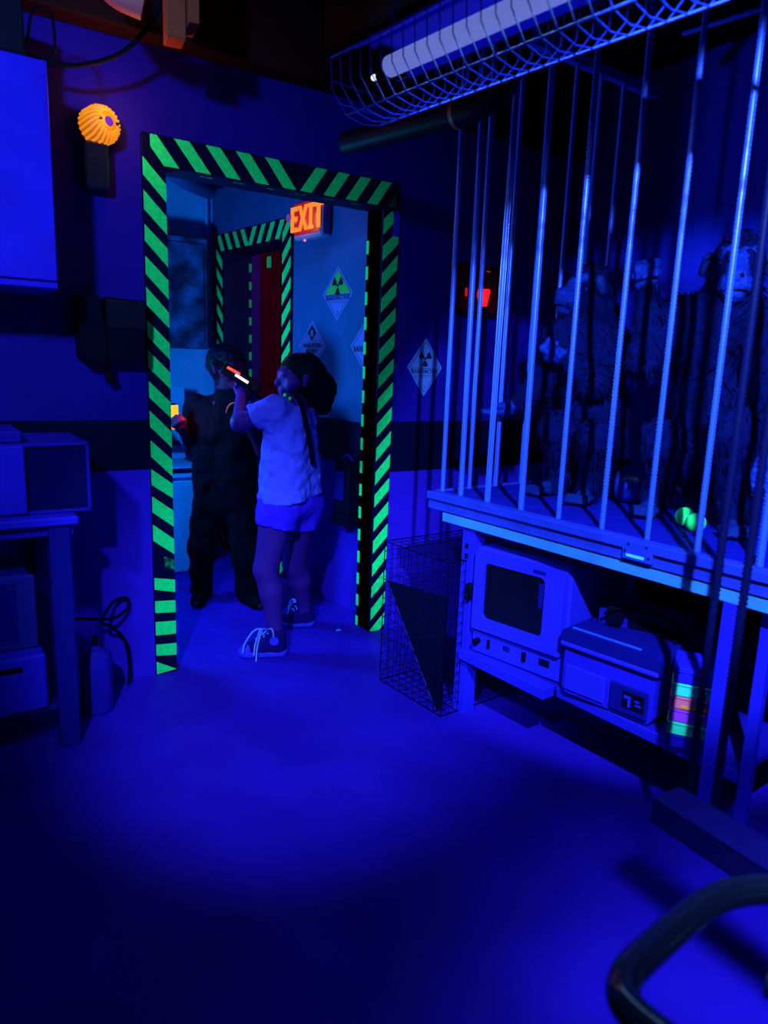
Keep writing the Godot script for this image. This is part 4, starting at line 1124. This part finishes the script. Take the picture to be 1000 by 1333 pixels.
	c = thing("corridor_sink", "pale blue steel sink cabinet standing at the corridor end", "sink", at(Vector3(1.22, 0, -4.6)))
	obj("cupboard", bx(Vector3(0, 0.3, 0), Vector3(0.6, 0.6, 0.4), 0.01), M.teal_pale, c)
	obj("basin", bx(Vector3(0.02, 0.64, 0), Vector3(0.66, 0.08, 0.44), 0.02), M.teal_pale, c)
	obj("splash_back", bx(Vector3(0.02, 0.92, -0.2), Vector3(0.66, 0.48, 0.02), 0.004), M.teal_pale, c)
	obj("tap", tb(smooth([Vector3(0.15, 0.67, -0.12), Vector3(0.15, 0.85, -0.12), Vector3(0.15, 0.9, -0.05), Vector3(0.15, 0.86, 0.03)]), 0.014, 10), M.teal_wall, c)
	obj("soap_bracket", bx(Vector3(0.2, 0.8, -0.1), Vector3(0.14, 0.03, 0.1), 0.004), M.band, c)
	obj("drip_tray", bx(Vector3(0.16, 0.66, 0.18), Vector3(0.2, 0.03, 0.1), 0.01), M.band, c)
	obj("painted_glow_strip", bx(Vector3(0.31, 0.48, 0.205), Vector3(0.016, 0.2, 0.008), 0.002), mt(0.1, 0.75, 0.85, 0.4), c)  # bright cyan colour stands in for a glow on the sink

# ------------------------------------------------------------------ people
func head_bones(c: Vector3, fd: Vector3, up: Vector3, s: float) -> Array:
	var sd := up.cross(fd)
	var B := [[c - fd * 0.025 * s + up * 0.022 * s, c + fd * 0.018 * s + up * 0.02 * s, 0.078 * s, 0.07 * s], [c + fd * 0.03 * s - up * 0.015 * s, c + fd * 0.04 * s - up * 0.062 * s, 0.058 * s, 0.04 * s],
		[c + fd * 0.058 * s - up * 0.076 * s, c + fd * 0.062 * s - up * 0.078 * s, 0.024 * s, 0.022 * s], [c + fd * 0.084 * s + up * 0.006 * s, c + fd * 0.1 * s - up * 0.022 * s, 0.009 * s, 0.014 * s],
		[c + fd * 0.078 * s + up * 0.022 * s - sd * 0.04 * s, c + fd * 0.078 * s + up * 0.022 * s + sd * 0.04 * s, 0.013 * s, 0.013 * s],
		[c + fd * 0.08 * s - up * 0.047 * s - sd * 0.018 * s, c + fd * 0.08 * s - up * 0.047 * s + sd * 0.018 * s, 0.0085 * s, 0.0085 * s], [c + fd * 0.079 * s - up * 0.058 * s - sd * 0.015 * s, c + fd * 0.079 * s - up * 0.058 * s + sd * 0.015 * s, 0.0085 * s, 0.0085 * s]]
	for k in [-1.0, 1.0]:
		B.append([c + sd * 0.05 * s * k + fd * 0.045 * s - up * 0.018 * s, c + sd * 0.044 * s * k + fd * 0.05 * s - up * 0.03 * s, 0.028 * s, 0.024 * s])
		B.append([c + sd * 0.079 * s * k - fd * 0.01 * s + up * 0.015 * s, c + sd * 0.078 * s * k - fd * 0.004 * s - up * 0.02 * s, 0.016 * s, 0.01 * s])
	return B
# a hand closed round something: palm, four fingers curled from dir towards curl, thumb across
func hand_bones(wr: Vector3, dir: Vector3, curl: Vector3, s: float) -> Array:
	dir = dir.normalized(); curl = (curl - dir * curl.dot(dir)).normalized()
	var wide := dir.cross(curl)
	var B := [[wr, wr + dir * 0.03 * s, 0.023 * s, 0.026 * s]]
	for k in 4:
		var o := wide * (k - 1.5) * 0.0185 * s
		var ln: float = [0.9, 1.05, 1.0, 0.8][k]
		var k0 := wr + dir * (0.068 - 0.004 * absf(k - 1.3)) * s + o
		var k1 := k0 + (dir * 0.016 + curl * 0.03) * ln * s
		var k2 := k1 + (curl * 0.016 - dir * 0.018) * ln * s
		var k3 := k2 - dir * 0.018 * ln * s
		B.append([wr + dir * 0.018 * s + o * 0.7, k0, 0.0125 * s, 0.0095 * s])
		B.append([k0, k1, 0.0092 * s, 0.0085 * s]); B.append([k1, k2, 0.0085 * s, 0.0078 * s]); B.append([k2, k3, 0.0078 * s, 0.007 * s])
	var t0 := wr + dir * 0.02 * s - wide * 0.024 * s
	var t1 := t0 + (dir * 0.026 - wide * 0.014 + curl * 0.018) * s
	var t2 := t1 + (dir * 0.02 + wide * 0.006 + curl * 0.016) * s
	B.append([t0, t1, 0.012 * s, 0.0095 * s]); B.append([t1, t2, 0.0095 * s, 0.0075 * s])
	return B

func high_top(p: Node, t: Transform3D, an: Vector3, heel: Vector3, toe: Vector3, loose: bool):
	heel.y = 0.0; toe.y = 0.0
	var f := (toe - heel).normalized()
	var w := f.cross(Vector3.UP)
	var up := Vector3.UP
	var sh := obj("shoe", shoe_upper(t, an, heel, toe), M.canvas, p)
	var g := G.new(t)
	g.sdf([[heel + f * 0.03 + up * 0.02, heel + f * 0.12 + up * 0.02 + w * 0.004, 0.037, 0.042], [heel + f * 0.12 + up * 0.02, toe - f * 0.04 + up * 0.02, 0.042, 0.042]], 0.006, 0.003, 0.0, 1.0, [Plane(Vector3.UP, 0.03), Plane(Vector3.DOWN, -0.001)])
	obj("sole", g, M.sole, sh)
	g = G.new(t); g.sdf([[toe - f * 0.048 + up * 0.028, toe - f * 0.04 + up * 0.026, 0.036, 0.034]], 0.006, 0.003, 0.0, 1.0, [Plane(-f, -f.dot(toe - f * 0.06)), Plane(Vector3.DOWN, -0.02)])
	obj("toe_cap", g, M.sole, sh)
	# round badge on the ankle
	var mid := heel.lerp(toe, 0.26); mid.y = 0.085
	for k in [-1.0, 1.0]:
		g = G.new(t); g.cyl(mid + w * 0.034 * k, mid + w * 0.043 * k, 0.021, 0.021, 16)
		obj("ankle_badge", g, M.sole, sh)
	# laces
	g = G.new(t)
	for i in 5:
		var c := heel.lerp(toe, 0.62 - 0.075 * i); c.y = 0.072 + 0.014 * i
		g.tube([c - w * 0.024, c + up * 0.006, c + w * 0.024 + f * 0.008], 0.0035, 6)
	if loose:
		var c := heel.lerp(toe, 0.4); c.y = 0.125
		for q in [[0.06, -0.1, 0.06], [0.05, -0.125, 0.07], [0.11, -0.09, 0.05]]:
			g.tube(smooth([c, c + f * q[0] * 0.5 - w * q[2] * 0.5 + up * 0.01, c + f * q[0] * 0.9 - w * q[2] * 0.8 + up * q[1] * 0.5, c + f * q[0] - w * q[2] + up * q[1]]), 0.004, 6)
		for q in [[0.03, 0.05], [-0.02, 0.045]]:
			g.tube(smooth([c, c + f * q[0] - w * q[1] + up * 0.02, c + f * q[0] * 1.4 - w * q[1] * 0.9 - up * 0.02, c]), 0.0035, 6)
	else:
		var c := heel.lerp(toe, 0.42); c.y = 0.125
		for q in [[0.05, 0.03, -0.04], [0.06, -0.03, -0.05], [0.03, -0.02, 0.02]]: g.tube(smooth([c, c + f * q[0] * 0.6 + w * q[1] + up * 0.01, c + f * q[0] + w * q[1] + up * q[2]]), 0.004, 6)
	obj("laces", g, M.lace, sh)
func shoe_upper(t: Transform3D, an: Vector3, heel: Vector3, toe: Vector3) -> G:
	var f := (toe - heel).normalized()
	var g := G.new(t)
	var up := Vector3.UP
	g.sdf([[heel + f * 0.04 + up * 0.04, Vector3(an.x, 0.13, an.z), 0.036, 0.043, true], [heel + f * 0.04 + up * 0.045, heel + f * 0.12 + up * 0.045, 0.034, 0.034], [Vector3(an.x, 0.09, an.z), heel.lerp(toe, 0.6) + up * 0.04, 0.036, 0.033], [heel.lerp(toe, 0.5) + up * 0.035, toe - f * 0.042 + up * 0.03, 0.034, 0.032]], 0.008, 0.008, 0.0, 1.0, [Plane(Vector3.DOWN, -0.012)])
	return g

func build_players():
	var up := Vector3.UP
	# --- player in the white shirt
	var W := {"head": Vector3(1.483, 1.270, -2.938), "bun": Vector3(1.583, 1.235, -2.920), "neck": Vector3(1.462, 1.168, -2.949), "shN": Vector3(1.350, 1.140, -2.905), "shF": Vector3(1.550, 1.116, -3.02), "chest": Vector3(1.451, 1.057, -2.960), "waist": Vector3(1.457, 0.884, -2.968), "hip": Vector3(1.464, 0.730, -2.963),
		"hipN": Vector3(1.385, 0.700, -2.930), "hipF": Vector3(1.536, 0.694, -2.996), "knN": Vector3(1.326, 0.409, -2.945), "anN": Vector3(1.362, 0.090, -2.905), "toeN": Vector3(1.205, 0, -2.975), "heelN": Vector3(1.405, 0, -2.884), "knF": Vector3(1.555, 0.36, -3.116), "anF": Vector3(1.656, 0.09, -3.184), "toeF": Vector3(1.52, 0, -3.24), "heelF": Vector3(1.703, 0, -3.172),
		"elN": Vector3(1.222, 1.075, -2.990), "haN": Vector3(1.311, 1.188, -3.190), "elF": Vector3(1.52, 1.0, -3.19), "haF": Vector3(1.375, 1.18, -3.25)}
	var base := Vector3(1.47, 0, -3.0)
	var p := thing("person", "person in white t-shirt and shorts reaching out in the doorway", "person", at(base))
	var t := p.transform.affine_inverse()
	var fd := Vector3(-0.98, 0.05, -0.2).normalized()
	var ac: Vector3 = (W.shN - W.shF); ac.y = 0; ac = ac.normalized()   # across the body, towards the near side
	var bk := ac.cross(up) * -1.0
	if bk.dot(fd) > 0: bk = -bk
	var B := [[W.neck, W.head - up * 0.03, 0.043, 0.045], [W.neck - up * 0.02, W.chest, 0.06, 0.09], [W.shN, W.shF, 0.045, 0.045], [W.chest + ac * 0.05, W.waist + ac * 0.04, 0.075, 0.068], [W.chest - ac * 0.05, W.waist - ac * 0.04, 0.075, 0.068],
		[W.waist, W.hip, 0.09, 0.1], [W.hip, W.hipN, 0.09, 0.085], [W.hip, W.hipF, 0.09, 0.085]]
	for s in ["N", "F"]:
		B.append([W["hip" + s], W["kn" + s], 0.085, 0.054])
		var calf: Vector3 = W["kn" + s].lerp(W["an" + s], 0.32) - fd * 0.012
		B.append([W["kn" + s], calf, 0.05, 0.053]); B.append([calf, W["an" + s], 0.052, 0.033])
		B.append([W["sh" + s], W["el" + s], 0.045, 0.035]); B.append([W["el" + s], W["ha" + s], 0.036, 0.024])
		B.append([W["an" + s], W["heel" + s].lerp(W["toe" + s], 0.5) + up * 0.04, 0.033, 0.025])
	var g := G.new(t)
	g.sdf(B, 0.012, 0.012)
	g.sdf(head_bones(W.head, fd, up, 1.0), 0.005, 0.008)
	var aim := Vector3(-0.77, 0.5, -0.4).normalized()
	g.sdf(hand_bones(W.haN, Vector3(0.35, 0.3, -0.6), aim + Vector3(0.9, 0.3, 0.2), 0.85), 0.0045, 0.003)
	g.sdf(hand_bones(W.haF, Vector3(-0.6, 0.4, 0.0), Vector3(0, 0.4, 0.9), 0.85), 0.0045, 0.003)
	obj("body", g, M.skin, p)
	for k in [-1.0, 1.0]:
		g = G.new(t); var ey: Vector3 = W.head + fd * 0.073 + up * 0.004 + up.cross(fd) * 0.03 * k
		g.sdf([[ey, ey + fd * 0.001, 0.011, 0.011]], 0.004, 0.002); obj("eye", g, M.black_gloss, p)
	# t-shirt
	g = G.new(t)
	B = [[W.shN - up * 0.005, W.shF - up * 0.005, 0.055, 0.055], [W.neck - up * 0.035, W.chest, 0.062, 0.1], [W.chest + ac * 0.05, W.waist + ac * 0.055, 0.095, 0.1], [W.chest - ac * 0.05, W.waist - ac * 0.055, 0.095, 0.1],
		[W.waist + ac * 0.055, W.hip + ac * 0.065 - up * 0.05, 0.1, 0.125], [W.waist - ac * 0.055, W.hip - ac * 0.065 - up * 0.05, 0.1, 0.125]]
	for s in ["N", "F"]: B.append([W["sh" + s], W["sh" + s].lerp(W["el" + s], 0.62), 0.058, 0.056, true])
	g.sdf(B, 0.009, 0.012, 0.011, 14.0, [Plane(Vector3(0.1, -1, -0.05).normalized(), -0.443)])
	obj("t_shirt", g, M.cotton, p)
	# shorts
	g = G.new(t)
	B = [[W.waist - up * 0.1, W.hip, 0.085, 0.1], [W.hip, W.hipN, 0.1, 0.096], [W.hip, W.hipF, 0.1, 0.096]]
	for s in ["N", "F"]: B.append([W["hip" + s], W["hip" + s].lerp(W["kn" + s], 0.3), 0.096, 0.096, true])
	g.sdf(B, 0.01, 0.01, 0.006, 14.0)
	obj("shorts", g, M.shorts, p)
	high_top(p, t, W.anN, W.heelN, W.toeN, true)
	high_top(p, t, W.anF, W.heelF, W.toeF, false)
	# hair gathered at the back
	g = G.new(t)
	var H: Vector3 = W.head
	g.sdf([[H - fd * 0.02 + up * 0.034, H + fd * 0.012 + up * 0.04, 0.088, 0.072], [H - fd * 0.03 + up * 0.01, W.bun, 0.085, 0.066], [W.bun, W.bun - fd * 0.01 - up * 0.085, 0.06, 0.04], [H - fd * 0.035 - up * 0.02, W.neck - fd * 0.035 + up * 0.03, 0.066, 0.04]], 0.008, 0.012, 0.008, 40.0)
	obj("hair", g, M.hair, p)
	# black strap over the back, and a neon bead necklace
	g = G.new(t)
	g.tube(smooth([Vector3(1.418, 1.215, -2.88), Vector3(1.44, 1.19, -2.852), Vector3(1.465, 1.08, -2.833), Vector3(1.495, 0.98, -2.846), Vector3(1.51, 0.9, -2.852)]), 0.011, 8)
	obj("strap", g, M.cloth_black, p)
	for q in [Vector3(1.395, 1.2, -2.9), Vector3(1.412, 1.186, -2.885)]:
		g = G.new(t); g.sdf([[q, q + up * 0.004, 0.008, 0.007]], 0.003, 0.002); obj("neon_bead", g, M.neon, p)
	# --- her phaser
	var gx := Transform3D(Basis(aim.cross(up).normalized().cross(aim).normalized(), up, aim).orthonormalized(), Vector3(1.318, 1.262, -3.205))
	gx.basis = Basis(up.cross(aim).normalized(), aim.cross(up.cross(aim)).normalized(), aim)
	var q := thing("toy_phaser", "black toy phaser with red and white light strips held up", "toy gun", gx)
	g = bx(Vector3(0, 0, 0.0), Vector3(0.045, 0.055, 0.2), 0.008); g.box(Vector3(0, 0.0, 0.12), Vector3(0.03, 0.035, 0.06), 0.006)
	obj("barrel", g, M.black, q)
	obj("grip", bx(Vector3(0, -0.06, -0.06), Vector3(0.028, 0.08, 0.04), 0.006), M.black, q)
	inv_strip(q, gx, Vector3(1.250, 1.311, -3.204), Vector3(1.297, 1.282, -3.173), "red_light_strip", glow(1.0, 0.05, 0.03, 1.6))
	inv_strip(q, gx, Vector3(1.272, 1.279, -3.163), Vector3(1.321, 1.245, -3.133), "white_light_strip", glow(0.75, 0.75, 1.0, 1.4))
	omni(Vector3(1.28, 1.3, -3.1), 0.01, Color(1.0, 0.2, 0.15), 0.02)
	# --- player in black
	var D := {"head": Vector3(1.420, 1.300, -3.629), "neck": Vector3(1.419, 1.172, -3.632), "shR": Vector3(1.300, 1.090, -3.761), "shL": Vector3(1.515, 1.100, -3.510), "chest": Vector3(1.404, 0.991, -3.639), "waist": Vector3(1.403, 0.777, -3.640), "hip": Vector3(1.406, 0.606, -3.663), "hipR": Vector3(1.347, 0.576, -3.738), "hipL": Vector3(1.467, 0.592, -3.598),
		"knR": Vector3(1.299, 0.310, -3.744), "anR": Vector3(1.323, 0.065, -3.814), "toeR": Vector3(1.257, 0, -3.70), "knL": Vector3(1.479, 0.312, -3.565), "anL": Vector3(1.532, 0.065, -3.648), "toeL": Vector3(1.546, 0, -3.52), "elR": Vector3(1.280, 0.873, -3.815), "haR": Vector3(1.190, 0.979, -3.672), "elL": Vector3(1.535, 0.895, -3.441), "haL": Vector3(1.423, 1.041, -3.376)}
	base = Vector3(1.41, 0, -3.68)
	p = thing("person", "person in a black shirt and trousers standing in the corridor", "person", at(base))
	t = p.transform.affine_inverse()
	fd = Vector3(0.35, -0.1, 0.93).normalized()
	ac = (D.shL - D.shR).normalized()
	B = [[D.neck, D.head - up * 0.04, 0.048, 0.05], [D.neck, D.chest, 0.06, 0.1], [D.shR, D.shL, 0.05, 0.05], [D.chest + ac * 0.06, D.hip + ac * 0.04, 0.09, 0.085], [D.chest - ac * 0.06, D.hip - ac * 0.04, 0.09, 0.085]]
	for s in ["R", "L"]:
		B.append([D["hip" + s], D["kn" + s], 0.075, 0.05]); B.append([D["kn" + s], D["an" + s], 0.05, 0.035]); B.append([D["an" + s], D["toe" + s] + up * 0.03, 0.035, 0.025])
		B.append([D["sh" + s], D["el" + s], 0.048, 0.038]); B.append([D["el" + s], D["ha" + s], 0.038, 0.026])
	g = G.new(t); g.sdf(B, 0.013, 0.012); g.sdf(head_bones(D.head, fd, up, 1.05), 0.006, 0.008)
	g.sdf(hand_bones(D.haR, Vector3(-0.4, 0.5, 0.35), Vector3(-0.2, 0.6, -0.6), 0.95), 0.005, 0.003)
	g.sdf(hand_bones(D.haL, Vector3(-0.6, 0.3, 0.4), Vector3(-0.3, -0.9, 0), 0.95), 0.005, 0.003)
	obj("body", g, mt(0.03, 0.004, 0.03, 0.6), p)
	for k in [-1.0, 1.0]:
		g = G.new(t); var ey: Vector3 = D.head + fd * 0.077 + up * 0.004 + up.cross(fd) * 0.032 * k
		g.sdf([[ey, ey + fd * 0.001, 0.011, 0.011]], 0.004, 0.002); obj("eye", g, M.black_gloss, p)
	g = G.new(t)
	B = [[D.shR, D.shL, 0.064, 0.064], [D.neck - up * 0.03 + fd * 0.015, D.chest + fd * 0.01, 0.07, 0.12], [D.chest + ac * 0.075, D.hip + ac * 0.065, 0.105, 0.11], [D.chest - ac * 0.075, D.hip - ac * 0.065, 0.105, 0.11]]
	B.append([D.neck - up * 0.05, D.neck + up * 0.012, 0.066, 0.058, true])
	for s in ["R", "L"]: B.append([D["sh" + s], D["sh" + s].lerp(D["el" + s], 0.8), 0.066, 0.062, true])
	g.sdf(B, 0.013, 0.013, 0.018, 9.0, [Plane(Vector3.DOWN, -0.55)])
	obj("black_shirt", g, M.cloth_black, p)
	g = G.new(t); B = [[D.hip + up * 0.06, D.hip, 0.11, 0.115]]
	for s in ["R", "L"]: B.append([D["hip" + s], D["kn" + s], 0.092, 0.068]); B.append([D["kn" + s], D["an" + s] - up * 0.02, 0.066, 0.06, true])
	g.sdf(B, 0.013, 0.012, 0.014, 9.0)
	obj("trousers", g, M.cloth_black, p)
	for s in ["R", "L"]:
		var an: Vector3 = D["an" + s]
		var to: Vector3 = D["toe" + s]
		var f := to - an; f.y = 0; f = f.normalized()
		g = G.new(t); g.sdf([[Vector3(an.x, 0.045, an.z) - f * 0.03, to - f * 0.02 + up * 0.034, 0.045, 0.04], [Vector3(an.x, 0.06, an.z), Vector3(an.x, 0.09, an.z), 0.045, 0.045]], 0.008, 0.008, 0.0, 1.0, [Plane(Vector3.DOWN, -0.002)])
		obj("shoe", g, M.cloth_black, p)
	g = G.new(t); g.sdf([[D.head - fd * 0.03 + up * 0.035, D.head + fd * 0.02 + up * 0.045, 0.092, 0.075], [D.head - fd * 0.045, D.neck - fd * 0.03 + up * 0.06, 0.07, 0.045]], 0.009, 0.012, 0.01, 40.0)
	obj("hair", g, M.hair, p)
	# red arc on the chest; its LED-lit look is put in as glow
	var ring := []
	var rc := Vector3(1.405, 1.075, -3.5)
	var rx := ac
	for i in 15: ring.append(rc + rx * cos(1.6 + 3.2 * i / 14.0) * 0.05 + up * sin(1.6 + 3.2 * i / 14.0) * 0.058)
	g = G.new(t); g.tube(ring, 0.005, 6); obj("chest_red_arc", g, glow(0.6, 0.012, 0.05, 0.12), p)
	# his phaser with the yellow light panel
	gx = at(Vector3(1.15, 1.05, -3.68), 0.62)
	q = thing("toy_phaser", "black toy phaser with a glowing yellow slatted light panel", "toy gun", gx)
	obj("housing", bx(Vector3(0.0, 0.005, -0.02), Vector3(0.058, 0.125, 0.03), 0.005), M.black, q)
	obj("grip", bx(Vector3(0.055, -0.09, -0.01), Vector3(0.035, 0.1, 0.04), 0.006, Transform3D(Basis(Vector3.BACK, 0.4), Vector3(0, 0, 0))), M.black, q)
	for i in 5: obj("light_bar", bx(Vector3(-0.023 + 0.0115 * i, 0.005, 0.0), Vector3(0.0075, 0.108, 0.012), 0.002), glow(1.0, 0.42, 0.02, 1.3), q)
	obj("light_ledge", bx(Vector3(-0.01, -0.058, 0.008), Vector3(0.05, 0.01, 0.025), 0.002), glow(1.0, 0.15, 0.01, 0.8), q)
	omni(gx * Vector3(0.0, 0.0, 0.06), 0.025, Color(1.0, 0.12, 0.03), 0.03)

func inv_strip(q: Node, gx: Transform3D, a: Vector3, b: Vector3, called: String, m: Material):
	var i := gx.affine_inverse()
	var g := G.new(); g.cyl(i * a, i * b, 0.0065, 0.0065, 10)
	obj(called, g, m, q)

# ------------------------------------------------------------------ black tubular chair at the camera's feet
func build_chair():
	var c := thing("tubular_chair", "black bent-tube armchair close to the camera", "chair", at(Vector3(0.9, 0, -0.25)))
	var loop := [Vector3(0.17, 0.6, -0.16), Vector3(0.05, 0.6, -0.232), Vector3(-0.13, 0.6, -0.225), Vector3(-0.215, 0.6, -0.205), Vector3(-0.235, 0.6, -0.15), Vector3(-0.2, 0.6, 0.02), Vector3(-0.1, 0.6, 0.1), Vector3(0.15, 0.6, 0.1), Vector3(0.22, 0.6, -0.02)]
	obj("arm_loop", tb(smooth(loop, 8, true), 0.021, 14, true), M.black_gloss, c)
	obj("seat", bx(Vector3(0.3, 0.42, 0.25), Vector3(0.44, 0.05, 0.42), 0.015), M.black, c)
	for q in [[Vector3(0.13, 0.6, 0.1), Vector3(0.12, 0.02, 0.1)], [Vector3(0.2, 0.6, -0.1), Vector3(0.24, 0.02, -0.02)], [Vector3(0.5, 0.42, 0.1), Vector3(0.52, 0.02, 0.08)], [Vector3(0.5, 0.42, 0.42), Vector3(0.52, 0.02, 0.44)]]:
		var l := obj("leg", cy(q[0], q[1], 0.016), M.black_gloss, c)
		obj("rubber_foot", cy(q[1], q[1] - Vector3(0, 0.0195, 0), 0.02), M.rubber, l)
	obj("cross_tube", tb([Vector3(0.12, 0.45, -0.19), Vector3(0.15, 0.45, -0.1), Vector3(0.2, 0.45, 0.06)], 0.022, 12), M.black_gloss, c)
	obj("backrest", bx(Vector3(0.3, 0.75, 0.47), Vector3(0.42, 0.3, 0.03), 0.012), M.black, c)
	for x in [0.12, 0.48]: obj("back_post", cy(Vector3(x, 0.42, 0.45), Vector3(x, 0.75, 0.455), 0.014), M.black_gloss, c)
